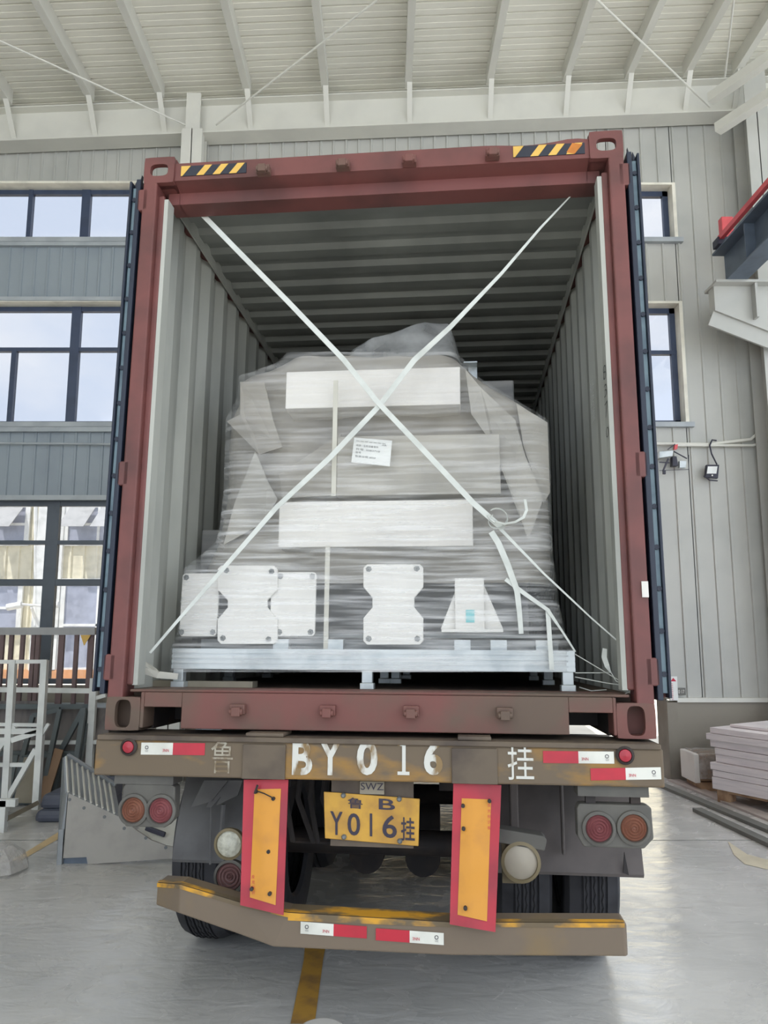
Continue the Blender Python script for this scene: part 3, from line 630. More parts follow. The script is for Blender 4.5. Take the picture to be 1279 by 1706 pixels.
# red and yellow marker boards
def mboard(outer, inner, lab, Y0, Y1):
    def pt(q, off=0):
        t_ = (q[1] - 1297) / 240.0; return K(q[0], q[1], Y0 + (Y1 - Y0)*t_ + off)
    def grid(poly, off, bend=.0):
        (a0, a1, a2, a3) = poly; b = B(); nx, ny = 6, 14
        for j in range(ny + 1):
            for i in range(nx + 1):
                u, v = i/nx, j/ny; L = (a0[0] + (a3[0]-a0[0])*v, a0[1] + (a3[1]-a0[1])*v); R = (a1[0] + (a2[0]-a1[0])*v, a1[1] + (a2[1]-a1[1])*v)
                q = (L[0] + (R[0]-L[0])*u, L[1] + (R[1]-L[1])*u); b.v.append(pt(q, off + .006*math.sin(q[1]*.045 + q[0]*.02) + .004*math.sin(q[0]*.11)))
        for j in range(ny):
            for i in range(nx): k = j*(nx+1)+i; b.f.append((k, k+1, k+nx+2, k+nx+1))
        return b
    b = grid(outer, 0); k = len(b.v); b2_ = B(); b2_.v = [v + Vector((0, .006, 0)) for v in b.v]; b2_.f = [tuple(reversed(f)) for f in b.f]; 
    edge = [i for i in range(7)] + [j*7+6 for j in range(1, 15)] + [14*7 + i for i in range(5, -1, -1)] + [j*7 for j in range(13, 0, -1)]
    m_ = merge(b, b2_); 
    for i in range(len(edge)): e0, e1 = edge[i], edge[(i+1) % len(edge)]; m_.f.append((e0, e1, e1 + k, e0 + k))
    n_ = make('marker_board', m_, BRED, tr, label=lab, smooth=True)
    yn = make('yellow_panel', grid(inner, -.003), RFY, n_, smooth=True)
    return n_, pt
n1, pt1 = mboard([(406, 1299), (480, 1299), (472, 1525), (400, 1508)], [(424, 1315), (468, 1314), (459, 1508), (416, 1495)], 'red bordered yellow reflective board, left of the number plate', BY + .03, BY - .10)
n2, pt2 = mboard([(755, 1305), (835, 1308), (825, 1553), (749, 1540)], [(769, 1330), (818, 1332), (811, 1535), (762, 1524)], 'red bordered yellow reflective board, right of the number plate', BY + .03, BY - .10)
for n_, pt, pl in ((n1, pt1, ((428, 1318), (456, 1330), (448, 1418), (450, 1488), (420, 1480))), (n2, pt2, ((771, 1342), (815, 1334), (772, 1380), (775, 1512)))):
    for q in pl: make('rivet', B().cyl(pt(q, 0), (0, -1, 0), .008, .014, 10), DARK, n_)
wire = B().tube([pt1((428, 1318), -.02), pt1((440, 1322), -.03), pt1((456, 1330), -.02)], .003, 6).tube([pt1((424, 1322), -.02), pt1((429, 1308), -.03)], .005, 6); make('tie_wire', wire, DARK, n1)
def vtext(n_, pt, px, y0, y1, s):
    b = B(); k = len(s)
    for i, ch in enumerate(s):
        p = pt((px, y0 + (y1 - y0)*(i+1)/k), -.006); b.text(ch, p, (1, 0, 0), (0, 0, 1), .013, .014, (0, 0, 0))
    make('small_print', b, INKR, n_)
vtext(n2, pt2, 812, 1335, 1382, '反光标识板'); vtext(n1, pt1, 419, 1455, 1490, '反光标识')
# number plate
PY_ = .02
def P(px, py): return K(px, py, PY_ - .0)
pc = [P(539, 1319), P(699, 1331), P(697, 1410), P(541, 1397)]
pn = make('number_plate', B().prism(pc, (0, .008, 0)), PLATE, tr, label='yellow number plate', bevel=.003)
def ptext(txt, x0, y0, x1, y1, m=INK, nm='plate_character'):
    p = P(x0, y1); q = P(x1, y1 + (x1-x0)*.075); r = P(x0, y0); xd = (q - p).normalized(); zd = (r - p).normalized()
    make(nm, B().text(txt, p, xd, zd, (q-p).length, (r-p).length, (0, -.003, 0), .012), m, pn)
ptext('鲁', 579, 1328, 604, 1346); ptext('B', 631, 1330, 658, 1348)
for ch, x0, x1, y0, y1 in (('Y', 550, 571, 1351, 1390), ('0', 579, 600, 1354, 1391), ('1', 616, 620, 1355, 1393), ('6', 637, 661, 1357, 1395)): ptext(ch, x0, y0, x1, y1)
ptext('挂', 668, 1361, 691, 1400)
for px, py in ((572, 1325), (665, 1331), (573, 1394), (666, 1401)): make('plate_bolt', B().lathe(P(px, py) , (0, -1, 0), [(.0001, .014), (.006, .014), (.011, .008), (.011, -.002)], 12), GALVD, pn)
q0, q1 = K(553, 1305, .05), K(689, 1412, .05); make('plate_backing', B().box(q0.x, q1.x, .035, .045, q1.z, bz0 + .01), BEAMD, tr)
q0, q1 = K(600, 1301, .03), K(640, 1323, .03); lb = make('maker_tag', B().box(q0.x, q1.x, .02, .034, q1.z, q0.z), FOAM if False else BOARDB, tr)
make('tag_print', B().text('SWZ', (q0.x + .004, .018, q0.z - .035), (1, 0, 0), (0, 0, 1), .1, .03), INK, lb)
# underride bumper (bent up on the left)
bp = [((262, 1470), (262, 1508), .12, .10), ((300, 1473), (300, 1522), .02, .0), ((400, 1503), (400, 1557), 0, 0), ((480, 1520), (455, 1578), -.02, 0), ((750, 1536), (750, 1592), -.02, 0), ((1040, 1537), (1043, 1594), -.02, 0), ((1043, 1538), (1046, 1592), -.0, 0)]
bb = B(); prof = []
BYY = -.1
for (t_, u_, dy, _) in bp:
    p = K(t_[0], t_[1], BYY + dy); q = K(u_[0], u_[1], BYY + dy); q.x = p.x if abs(q.x - p.x) < .02 else q.x
    prof.append((p, q))
for p, q in prof:
    bb.v += [p, q, q + Vector((0, .12, 0)), p + Vector((0, .12, 0))]
for i in range(len(prof) - 1):
    for j in range(4): bb.f.append((i*4+j, (i+1)*4+j, (i+1)*4+(j+1) % 4, i*4+(j+1) % 4))
bb.f.append((0, 1, 2, 3)); e = 4*(len(prof)-1); bb.f.append((e+3, e+2, e+1, e))
bump = make('rear_bumper', bb, BUMP, tr, bevel=.01, label='dented steel underride bumper')
by = B()
for i in range(len(prof) - 2):
    p, _ = prof[i]; r, _ = prof[i+1]
    if i == 3: continue
    by.add([p + Vector((0, -.003, -.018)), r + Vector((0, -.003, -.018)), r + Vector((0, -.003, -.001)), p + Vector((0, -.003, -.001))], [(0, 1, 2, 3)])
    by.add([p + Vector((0, -.003, .002)), r + Vector((0, -.003, .002)), r + Vector((0, .03, .003)), p + Vector((0, .03, .003))], [(0, 1, 2, 3)])
p, r = prof[3][0], prof[4][0]; by.add([p + Vector((0, -.003, -.03)), r + Vector((0, -.003, -.02)), r + Vector((0, -.003, -.001)), p + Vector((0, -.003, -.001))], [(0, 1, 2, 3)])
by.add([p + Vector((0, -.003, .002)), r + Vector((0, -.003, .002)), r + Vector((0, .1, .003)), p + Vector((0, .1, .003))], [(0, 1, 2, 3)])
make('yellow_edge', by, BUMPY, bump)
strip(bump, ((501, 1535), (611, 1543)), 'WR', BYY - .022)
strip(bump, ((626, 1546), (739, 1554)), 'RW', BYY - .022)
for x in (-.5, .4):
    make('bumper_bracket', B().box(x - .04, x + .04, .0, .08, prof[4][0].z, bz0), DARK, tr)
# chassis rails, cross members, axles, air tanks
for x in (-.55, .35):
    r = B().box(x - .07, x + .07, .2, 11.5, bz0 - .02, bz0); r.box(x - .01, x + .01, .2, 11.5, bz0 - .02, bz1 - .05); r.box(x - .07, x + .07, .2, 11.5, bz1 - .07, bz1 - .05)
    r.box(x - .07, x + .07, .6, 4.2, bz0 - .14, bz0 - .02); make('chassis_rail', r, DARK, tr)
for y in (.5, 1.9, 3.3, 5.5, 8.0): make('cross_member', B().box(-1.1, 1.1, y, y + .1, bz0 - .02, bz0 + .1), DARK, tr)
R0 = .52
def toK(v): return BI @ Vector(v)
for ai in range(3):
    yl = 1.22 + ai * 1.32
    ctr = BOX @ Vector((-.04, yl, 0)); zc_ = R0 ; lz = (BI @ Vector((ctr.x, ctr.y, zc_))).z
    make('axle', B().tube([(-1.0, yl, lz), (1.0, yl, lz)], .07, 12), DARK, tr, smooth=True)
    for x0, x1 in ((-1.15, -.875), (-.82, -.545), (.57, .845), (.905, 1.18)):
        n_ = 48; w_ = x1 - x0; c_ = Vector((x0, yl, lz))
        prof_ = [(.28, .03), (.3, .01), (.45, .0), (.50, .02)]
        k = 4
        for g in range(1, 5):
            u = .04 + (w_ - .08) * g / 5; prof_ += [(.52, u - .006), (.507, u - .005), (.507, u + .005), (.52, u + .006)]
        prof_ += [(.50, w_ - .02), (.45, w_), (.3, w_ - .01), (.28, w_ - .03)]
        b = B().lathe(c_, (1, 0, 0), prof_, n_)
        tn = make('tyre', b, TYRE, tr, smooth=True)
        make('wheel_rim', B().lathe(c_, (1, 0, 0), [(.0001, w_*.5), (.1, w_*.45), (.2, w_*.5), (.28, w_*.3), (.285, .02)], 32), GALVD, tn, smooth=True)
        if ai == 0:      # zigzag grooves in the tread
            g_ = B()
            for g in range(1, 4):
                u = .04 + (w_ - .08) * (g + .5) / 5; pts = []
                for j in range(97):
                    an = 2*PI*j/96; pts.append(Vector((x0 + u + .004*(1 if j % 2 else -1), yl + math.cos(an)*.5205, lz + math.sin(an)*.5205)))
                g_.ribbon(pts, .006, .0, (0, 0, 1)) if False else g_.tube(pts, .0035, 4, False)
            make('tread_groove', g_, GROOVE, tn)
for px, py in ((610, 1420), (704, 1425)):
    p = K(px, py, 1.7); make('air_spring', B().tube([p + Vector((0, 0, -.02)), p + Vector((0, .35, -.02))], .11, 20), DARK, tr, smooth=True)
p = K(620, 1380, 1.5); make('air_tank', B().tube([(-.35, 1.7, p.z), (.25, 1.7, p.z)], .12, 16), DARK, tr, smooth=True)
for i in range(5):
    x = -.42 + .06*i; make('air_hose', B().tube([(x, .3, bz0 + .05), (x - .03, .35, bz0 - .15), (x + .04*(i % 2), .4, bz0 - .35), (x + .05, .7, bz0 - .42)], .014, 6), DARK, tr, smooth=True)
# mudguards
def guard(xs0, xs1, m, lab, yb, flap_z):
    b = B(); n = 14; yl = 1.22; lz = (BI @ Vector((0, (BOX @ Vector((0, yl, 0))).y, R0))).z; R = .66; pr = []
    for i in range(n + 1):
        an = math.radians(20 + 150 * i / n); pr.append((yl + .1 + -math.cos(PI - an)*-R if False else yl - math.cos(PI - an)*-1*R*-1, lz + math.sin(an)*R*.72))
    pr = [(yl + .7, lz + .3), (yl + .6, lz + .42), (yl + .3, lz + .58), (yl, lz + .62), (yl - .35, lz + .58), (yl - .6, lz + .45), (yl - .72, lz + .2), (yl - .76, flap_z)]
    for y, z in pr: b.v += [Vector((xs0, y, z)), Vector((xs1, y, z)), Vector((xs1, y + .01, z - .015)), Vector((xs0, y + .01, z - .015))]
    for i in range(len(pr) - 1):
        for j in range(4): b.f.append((i*4+j, (i+1)*4+j, (i+1)*4+(j+1) % 4, i*4+(j+1) % 4))
    b.f.append((0, 1, 2, 3)); e = 4*(len(pr)-1); b.f.append((e+3, e+2, e+1, e))
    return make('mudguard', b, m, tr, label=lab, smooth=True)
flz = K(900, 1452, .46).z
g1 = guard(.52, 1.235, GUARDR, 'right mudguard', 0, flz)
g2 = guard(K(288, 1400, .46).x, -.52, GUARD, 'left mudguard', 0, flz - .0)
b = B().box(.62, .66, .40, .47, flz + .05, bz0); b.box(.86, .875, .43, .47, flz + .08, bz0); make('guard_rib', b, GUARDR, g1, bevel=.01)
p = K(1040, 1420, .44); make('rubber_shred', B().prism([p, p + Vector((.015, 0, -.1)), p + Vector((-.01, 0, -.09))], (0, .01, 0)), DARK, g1)
b = B().prism([K(366, 1300, .40), K(392, 1300, .40), K(352, 1345, .40), K(343, 1345, .40)], (0, .012, 0)).prism([K(340, 1300, .38), K(380, 1300, .38), K(352, 1335, .38), K(318, 1345, .38)], (0, .012, 0)).prism([K(382, 1300, .39), K(404, 1300, .39), K(396, 1325, .39), K(360, 1342, .39)], (0, .012, 0))
make('torn_rubber', b, GUARD, g2)
make('guard_rib', merge(B().tube([K(352, 1345, .43), K(350, 1440, .43)], .006, 6), B().tube([K(372, 1340, .43), K(368, 1400, .43), K(380, 1415, .43)], .012, 6)), GUARD, g2)
# spare round lamps
def rlamp(px, py, r, m, ring, lab, Y=.12, rings=0, par=tr):
    p = K(px, py, Y); n_ = make('round_lamp', B().lathe(p, (0, -1, 0), [(.0001, -.05), (r*.8, -.05), (r, 0), (r, .02), (r*.84, .025), (r*.82, .01)], 32), ring, par, smooth=True, label=lab)
    prof = [(r*.84, .012)]
    if rings:
        for k in range(4): q = r*.78 - k*r*.2; prof += [(q + .004, .012), (q, .022), (q - .005, .013)]
    else: prof += [(r*.6, .022)]
    prof.append((.0001, .026)); make('lamp_lens', B().lathe(p, (0, -1, 0), prof, 32), m, n_, smooth=True); return n_
rlamp(383, 1405, .068, LWHT, RIM, 'round clear lamp beside the left board')
rlamp(384, 1459, .072, LMAR, LAMPB, 'round dark ribbed lamp under the clear lamp', rings=1)
LDUL = mat('lens_dusty', rgb(172, 164, 148), 0.5)
rlamp(867, 1435, .085, LDUL, RIM, 'round clear lamp beside the right board')
p0 = [K(828, 1380, .1), K(905, 1393, .1), K(911, 1400, .1), K(907, 1418, .1), K(830, 1404, .1)]; make('lamp_shield', B().prism(p0, (0, .1, 0)), LAMPB, tr, bevel=.005, label='bent strip over the right round lamp')
make('lamp_mount', B().box(K(836, 1435, .16).x, K(865, 1435, .16).x, .15, .2, K(836, 1470, .16).z, K(836, 1400, .16).z), RIM, tr)

# ------------------------------------------------------------------ load in the container
FZ = .178
def Q(px, py, Y): return K(px, py, Y)
SY = .36
fr = thing('steel_skid', 'galvanised steel skid frame on square feet under the wrapped machine', 'skid', (-.05, 1.0, FZ), BOX)
a = Q(285, 1117, SY); c = Q(957, 1081, SY); sx0, sx1 = a.x, c.x; z0, z1 = Q(620, 1117, SY).z, Q(620, 1082, SY).z
def rail(y0, y1, x0, x1): 
    h = z1 - z0; b = B().box(x0, x1, y0 + .006, y1, z0, z1)
    for k in range(4): b.box(x0, x1, y0, y0 + .008, z0 + h*(k + .12)/4, z0 + h*(k + .8)/4)
    return b
make('front_rail', rail(SY, SY + .08, sx0, sx1), GALV, fr); make('back_rail', rail(2.2, 2.28, sx0, sx1), GALV, fr)
make('side_rail', B().box(sx0, sx0 + .08, SY + .08, 2.2, z0, z1 - .002), GALV, fr); make('side_rail', B().box(sx1 - .08, sx1, SY + .08, 2.2, z0, z1 - .002), GALV, fr)
for i in range(3): make('cross_rail', B().box(sx0 + .55*(i+1) - .04, sx0 + .55*(i+1) + .02, SY + .08, 2.2, z0, z1 - .01), GALVD, fr)
for x in (sx0 + .035, Q(611, 1120, SY).x, sx1 - .035, Q(658, 1120, 1.2).x):
    for y in (SY + .03, 1.25, 2.2):
        if y == SY + .03 and abs(x - Q(658, 1120, 1.2).x) < .001: continue
        leg = make('leg', B().box(x - .026, x + .026, y - .026, y + .026, FZ + .03, z0), GALV, fr, bevel=.003); make('foot', B().box(x - .034, x + .034, y - .034, y + .034, FZ, FZ + .03), GALV, leg, bevel=.003)
# upper deck of the machine base, over the skid
ub = thing('machine_base', 'grey machine base under film, resting on the skid', 'machine base', (-.05, 1.2, z1), BOX)
zd = Q(600, 1056, .5).z
make('base_rail', merge(B().box(sx0 + .1, sx1 - .06, .5, .56, z1, zd - .03), B().box(sx0 + .1, sx1 - .04, .48, 2.1, zd - .02, zd)), GALVD, ub)
for px in (470, 560, 770, 830, 905): x = Q(px, 1070, .47).x; make('base_block', B().box(x - .04, x + .04, .44, .5, z1, zd - .03), GALV, ub)
make('machine_body', merge(B().box(Q(330, 1000, .85).x, Q(880, 1000, .85).x, .85, 2.0, zd, Q(600, 880, .85).z), B().box(Q(420, 800, .95).x, Q(860, 800, .95).x, .95, 1.9, zd, Q(600, 640, .95).z)), MACH, ub, bevel=.01)
def rows_loft(rows, back, nz=60, nx=40, ripple=.008, crown=.0, sharp=8):
    b = B(); rows = sorted(rows); ys = [r[0] for r in rows]; per = []
    def interp(y, i):
        for k in range(len(rows) - 1):
            if rows[k][0] <= y <= rows[k+1][0]:
                t_ = (y - rows[k][0]) / (rows[k+1][0] - rows[k][0]); return rows[k][i] + (rows[k+1][i] - rows[k][i]) * t_
        return rows[-1][i]
    for j in range(nz + 1):
        y = ys[0] + (ys[-1] - ys[0]) * j / nz; Yf = interp(y, 3); L = Q(interp(y, 1), y, Yf + .12); R = Q(interp(y, 2), y, Yf + .12); ring = []
        zz = (L.z + R.z)/2
        m_ = 6
        for i in range(m_): t_ = i/m_; ring.append(Vector((L.x + .0, back + (Yf + .12 - back)*t_, L.z)))
        for i in range(nx + 1):
            t_ = i/nx; e_ = min(t_, 1 - t_) * sharp; e_ = min(1, e_); d = math.sqrt(max(0, 1 - (1 - e_)**2))
            x = L.x + (R.x - L.x)*t_; z = L.z + (R.z - L.z)*t_
            r_ = ripple * (math.sin(x*9 + z*7) + .7*math.sin(x*23 - z*11 + 2) + .5*math.sin(x*5 - z*31) + .4*math.sin(z*55 + x*3))
            ring.append(Vector((x, Yf + .12 - .12*d + r_*d, z)))
        for i in range(m_): t_ = (i+1)/m_; ring.append(Vector((R.x, Yf + .12 + (back - Yf - .12)*t_, R.z)))
        per.append(ring); b.v += ring
    w_ = len(per[0])
    for j in range(nz):
        for i in range(w_ - 1): k = j*w_ + i; b.f.append((k, k+1, k+w_+1, k+w_))
    k = len(b.v); 
    b.f.append(tuple(range(w_)))   # closed top
    return b
cover_rows = [(606, 484, 764, .80), (622, 452, 782, .78), (638, 405, 800, .76), (668, 402, 852, .74), (702, 386, 908, .72), (760, 382, 910, .70), (830, 380, 912, .68), (905, 366, 916, .66), (950, 345, 916, .66), (975, 345, 916, .66)]
cv = make('cover_sheet', rows_loft(cover_rows, 2.05, 40, 50, .014), COVER, F=BOX, label='grey-beige cloth cover draped over the machine inside the film', cat='cover', smooth=True)
def fold(pts, Y, m=COVERL, th=.01, nm='fold'):
    vs = [Q(p[0], p[1], p[2] if len(p) > 2 else Y) for p in pts]; return make(nm, B().prism(vs, (0, th, 0)), m, cv)
fold([(425, 752, .60), (445, 800, .60), (462, 832, .62), (440, 870, .62), (372, 908, .63), (390, 840, .62)], .6)
fold([(378, 702, .62), (400, 690, .6), (400, 636, .64), (440, 636, .63), (455, 700, .6), (470, 745, .58), (432, 757, .6)], .6, COVER)
fold([(568, 722, .58), (465, 790, .6), (470, 830, .6), (560, 825, .58)], .6, COVER)
fold([(775, 615, .62), (800, 645, .62), (858, 700, .62), (875, 760, .6), (905, 830, .6), (880, 900, .6), (850, 820, .58), (820, 740, .58), (785, 690, .6)], .6, COVERL)
fold([(860, 672, .66), (912, 704, .66), (916, 820, .64), (905, 840, .64), (872, 745, .64)], .6, COVERL)
# plastic lump at the top
tb = rows_loft([(552, 700, 752, 1.0), (565, 655, 757, .95), (575, 612, 760, .92), (590, 585, 764, .88), (606, 575, 768, .84)], 1.8, 14, 30, .012)
make('plastic_bag', tb, FILM2, F=BOX, label='crumpled clear plastic rising behind the top white box', cat='plastic', smooth=True)
p = Q(780, 612, 1.2); q = Q(795, 650, 1.2); make('steel_bracket', merge(B().box(p.x, q.x, 1.2, 1.215, q.z, p.z), B().box(p.x - .03, q.x, 1.12, 1.3, p.z, p.z + .008)), GALV, F=BOX, label='small galvanised bracket sticking out right of the top white box', cat='bracket')
# boxes
def wbox(name, x0, y0, x1, y1, Y, dep, m, lab, tilt=0, cat='box'):
    p = Q(x0, y1, Y); q = Q(x1, y0, Y); h = q.z - p.z
    b = B().hexa([(p.x, Y, p.z), (q.x, Y, p.z + tilt), (q.x, Y + dep, p.z + tilt), (p.x, Y + dep, p.z)], [(p.x, Y, p.z + h), (q.x, Y, p.z + h + tilt), (q.x, Y + dep, p.z + h + tilt), (p.x, Y + dep, p.z + h)])
    return make(name, b, m, F=BOX, label=lab, cat=cat, bevel=.004)
wbox('foam_box', 475, 611, 766, 681, .52, .3, FOAM, 'white box at the top of the wrapped load', .0)
wbox('foam_box', 463, 832, 787, 912, .47, .22, FOAM, 'white box across the middle of the wrapped load', .0)
wbox('grey_box', 560, 722, 832, 826, .55, .3, COVERL, 'pale grey box with the paper label, between the two white boxes')
p = Q(540, 722, .545)
lb = [Q(590, 729, .485), Q(653, 734, .485), Q(649, 777, .485), Q(585, 770, .485)]
ln = make('paper_label', B().prism(lb, (0, .002, 0)), PAPER, F=BOX, label='white paper label taped to the middle of the wrapped load', cat='label')
t_ = B()
def ltxt(s, x, y, w_, h_):
    o = lb[3] + (lb[2]-lb[3])*x + (lb[0]-lb[3])*y; t_.text(s, o, (lb[2]-lb[3]).normalized(), (lb[0]-lb[3]).normalized(), w_, h_, (0, -.002, 0))
ltxt('=======', .06, .86, .16, .004); ltxt('收货 : 主机设备零件', .08, .66, .12, .012); ltxt('件号: 0083710', .08, .5, .13, .012); ltxt('型号', .08, .38, .03, .011); ltxt('包装说明 2023', .08, .22, .11, .012); ltxt('.AR', .72, .78, .03, .008)
make('label_print', t_, PENCIL, ln)
# posts of the crate inside the film
for px, y0, y1, nm in ((562, 640, 830, 'upper'), (549, 912, 1082, 'lower')):
    p = Q(px, y0, .5); q = Q(px, y1, .5); make('strapping_band', B().box(p.x - .012, p.x + .012, .44, .446, q.z, p.z), CLOTH, F=BOX, label='%s white vertical band left of the middle of the load' % nm, cat='strap')
# white flange plates
def plate(outline, bolts, Y, lab, th=.02):
    pts = [Q(x, y, Y) for x, y in outline]; n_ = make('flange_plate', B().prism(pts, (0, th, 0)), PLATEW, F=BOX, label=lab, cat='plate', bevel=.003)
    for bx, by_ in bolts: make('bolt', B().lathe(Q(bx, by_, Y - .001), (0, -1, 0), [(.016, -.001), (.014, .004), (.008, .004), (.0001, .008)], 6), GALVD, n_)
    return n_
def rr(x0, y0, x1, y1, r=7, lean=0):
    pts = []
    for cx_, cy_, a0 in ((x0 + r, y0 + r, 180), (x1 - r, y0 + r, 270), (x1 - r, y1 - r, 0), (x0 + r, y1 - r, 90)):
        for k in range(4): an = math.radians(a0 + 30*k); yy = cy_ + r*math.sin(an); pts.append((cx_ + r*math.cos(an) + lean*(yy - y0)/(y1 - y0), yy))
    return pts
plate(rr(304, 955, 366, 1060, 6, -6), ((310, 962), (302, 1053), (354, 1053)), .44, 'leftmost white bolted plate behind the film')
plate(rr(452, 953, 527, 1060, 6, -3), ((467, 960), (520, 960), (465, 1053), (517, 1053)), .44, 'white bolted plate just left of the vertical band')
def dog(x0, y0, x1, y1, wx, ys_):
    r = 6
    return [(x0 + r, y0), (x1 - r, y0), (x1, y0 + r), (x1, ys_[0]), (x1 - wx, ys_[1]), (x1 - wx, ys_[2]), (x1, ys_[3]), (x1, y1 - r), (x1 - r, y1), (x0 + r, y1), (x0, y1 - r), (x0, ys_[3]), (x0 + wx, ys_[2]), (x0 + wx, ys_[1]), (x0, ys_[0]), (x0, y0 + r)]
plate(dog(362, 942, 462, 1073, 17, (982, 1000, 1012, 1032)), ((377, 950), (452, 952), (371, 1063), (447, 1065)), .42, 'waisted white bolted plate in front of the two left plates')
plate(dog(605, 940, 705, 1074, 15, (978, 996, 1012, 1030)), ((614, 948), (694, 947), (614, 1064), (695, 1064)), .42, 'waisted white bolted plate standing alone in the middle', .02)
# teal-stickered bracket
bk = thing('angle_bracket', 'white upright bracket with triangular gussets and a teal sticker', 'bracket', Q(786, 1052, .46), BOX)
p = Q(758, 1050, .44); q = Q(806, 963, .44); make('upright', B().box(p.x, q.x, .44, .46, p.z, q.z), PLATEW, bk, bevel=.003)
make('gusset', B().prism([Q(758, 985, .47), Q(758, 1048, .47), Q(734, 1048, .47)], (0, .012, 0)), PLATEW, bk); make('gusset', B().prism([Q(806, 975, .47), Q(838, 1048, .47), Q(806, 1048, .47)], (0, .012, 0)), PLATEW, bk)
p = Q(735, 1053, .42); q = Q(838, 1048, .42); make('base_plate', B().box(p.x, q.x, .42, .6, p.z, q.z), PLATEW, bk, bevel=.002)
p = Q(776, 1037, .438); q = Q(790, 1016, .438); make('sticker', B().box(p.x, q.x, .437, .44, p.z, q.z), TEAL, bk, label='teal sticker')
# stretch film around everything
film_rows = [(600, 474, 768, .50), (614, 462, 786, .50), (634, 398, 800, .50), (668, 396, 856, .49), (702, 376, 914, .47), (760, 374, 917, .46), (826, 372, 918, .44), (880, 366, 919, .41), (905, 360, 920, .40), (925, 338, 921, .39), (948, 306, 924, .37), (1000, 301, 930, .355), (1050, 297, 940, .345), (1084, 284, 958, .335), (1119, 284, 958, .33)]
make('stretch_film', rows_loft(film_rows, 2.35, 90, 90, .0035, sharp=14), FILM, F=BOX, label='clear stretch film wound around the whole machine and skid', cat='film', smooth=True)
# cross straps
def strap(pts, wd, lab, nm='strap', m=STRAP, par=None):
    vs = [Q(*p) for p in pts]; return make(nm, B().ribbon(vs, wd), m, par, F=BOX, label=lab, cat=None if par else 'strap')
s1 = strap([(318, 338, .22), (396, 418, .27), (478, 501, .31), (573, 600, .36), (627, 668, .37), (710, 755, .36), (788, 838, .34), (838, 882, .33)], [.028]*8, 'white strap running from the upper left corner down across the load')
strap([(832, 880, .33), (905, 955, .3), (985, 1030, .26), (1048, 1085, .2)], [.016, .01, .007, .006], None, 'thin_end', STRAP, s1)
strap([(972, 304, .2), (900, 380, .24), (835, 456, .27), (750, 545, .32), (690, 600, .36), (632, 676, .376), (550, 762, .37), (460, 846, .35), (380, 938, .31), (298, 1032, .24), (250, 1088, .16)], [.004, .012, .017, .026, .03, .028, .028, .026, .022, .016, .012], 'white strap running from the upper right corner down to the lower left')
knot = []
for k in range(22):
    a_ = 2*PI*k/20 - 2.4; knot.append((829 + 16*math.cos(a_), 860 + 14*math.sin(a_) + k*.5, .30 + .02*math.sin(a_)))
kn = [Q(*p) for p in knot]; kb = B().ribbon(kn, .014, .002, (.3, -.5, .8)); kb.ribbon([Q(820, 868, .31), Q(840, 873, .28), Q(858, 870, .26), Q(872, 862, .26), Q(877, 850, .27), Q(874, 832, .29)], .014, .002, (.2, -.8, .5))
kb.tube([Q(812, 858, .3), Q(818, 866, .29), Q(824, 870, .29)], .006, 6); make('knot_loop', kb, STRAP, s1)
hs = strap([(818, 886, .33), (830, 905, .33), (845, 940, .325), (861, 984, .32), (865, 1020, .315), (868, 1056, .31)], [.03, .03, .03, .028, .024, .022], 'loose strap end hanging from the knot on the right of the load')
strap([(912, 1015, .33), (915, 1060, .31), (919, 1116, .3)], .022, 'short vertical band at the right end of the skid')
strap([(842, 965, .33), (875, 990, .32), (912, 1016, .32), (935, 1050, .31), (958, 1086, .3)], [.02, .02, .018, .01, .008], 'slanting band over the lower right of the load')
strap([(223, 1110, .14), (240, 1117, .18), (262, 1124, .26), (296, 1127, .33)], [.012, .03, .034, .03], 'cloth strap tied to the lower left corner of the container', m=CLOTH)
strap([(226, 1106, .14), (240, 1104, .16), (258, 1116, .24), (268, 1124, .28)], [.01, .02, .02, .008], 'upper loop of the cloth strap at the lower left corner', m=CLOTH)
wr_ = B()
for pts in (((958, 1090, .35), (1010, 1121, .25), (1030, 1133, .18), (1048, 1140, .12)), ((958, 1121, .36), (1000, 1121, .3), (1018, 1120, .22)), ((958, 1128, .36), (1010, 1138, .25), (1045, 1143, .12)), ((1018, 1121, .2), (1026, 1135, .18), (1045, 1142, .13), (1048, 1152, .12), (1038, 1158, .13)), ((965, 1145, .4), (985, 1151, .35), (1010, 1149, .3))):
    wr_.tube([Q(*p) for p in pts], .0025, 5)
make('lashing_wire', wr_, STRAP, F=BOX, label='thin white lashing wires at the lower right corner of the container', cat='wire')
strap([(1007, 1081, .24), (1006, 1095, .22), (1011, 1110, .2), (1017, 1121, .2)], [.02, .024, .022, .005], 'short white strap end sticking up at the lower right corner')
p = Q(248, 1151, .5); q = Q(440, 1151, .5); make('wooden_plank', B().box(Q(246, 1150, .42).x, Q(420, 1150, .42).x, .42, .52, FZ, FZ + .03), BOARDB, F=BOX, label='thin pale plank on the container floor behind the left foot', cat='plank')

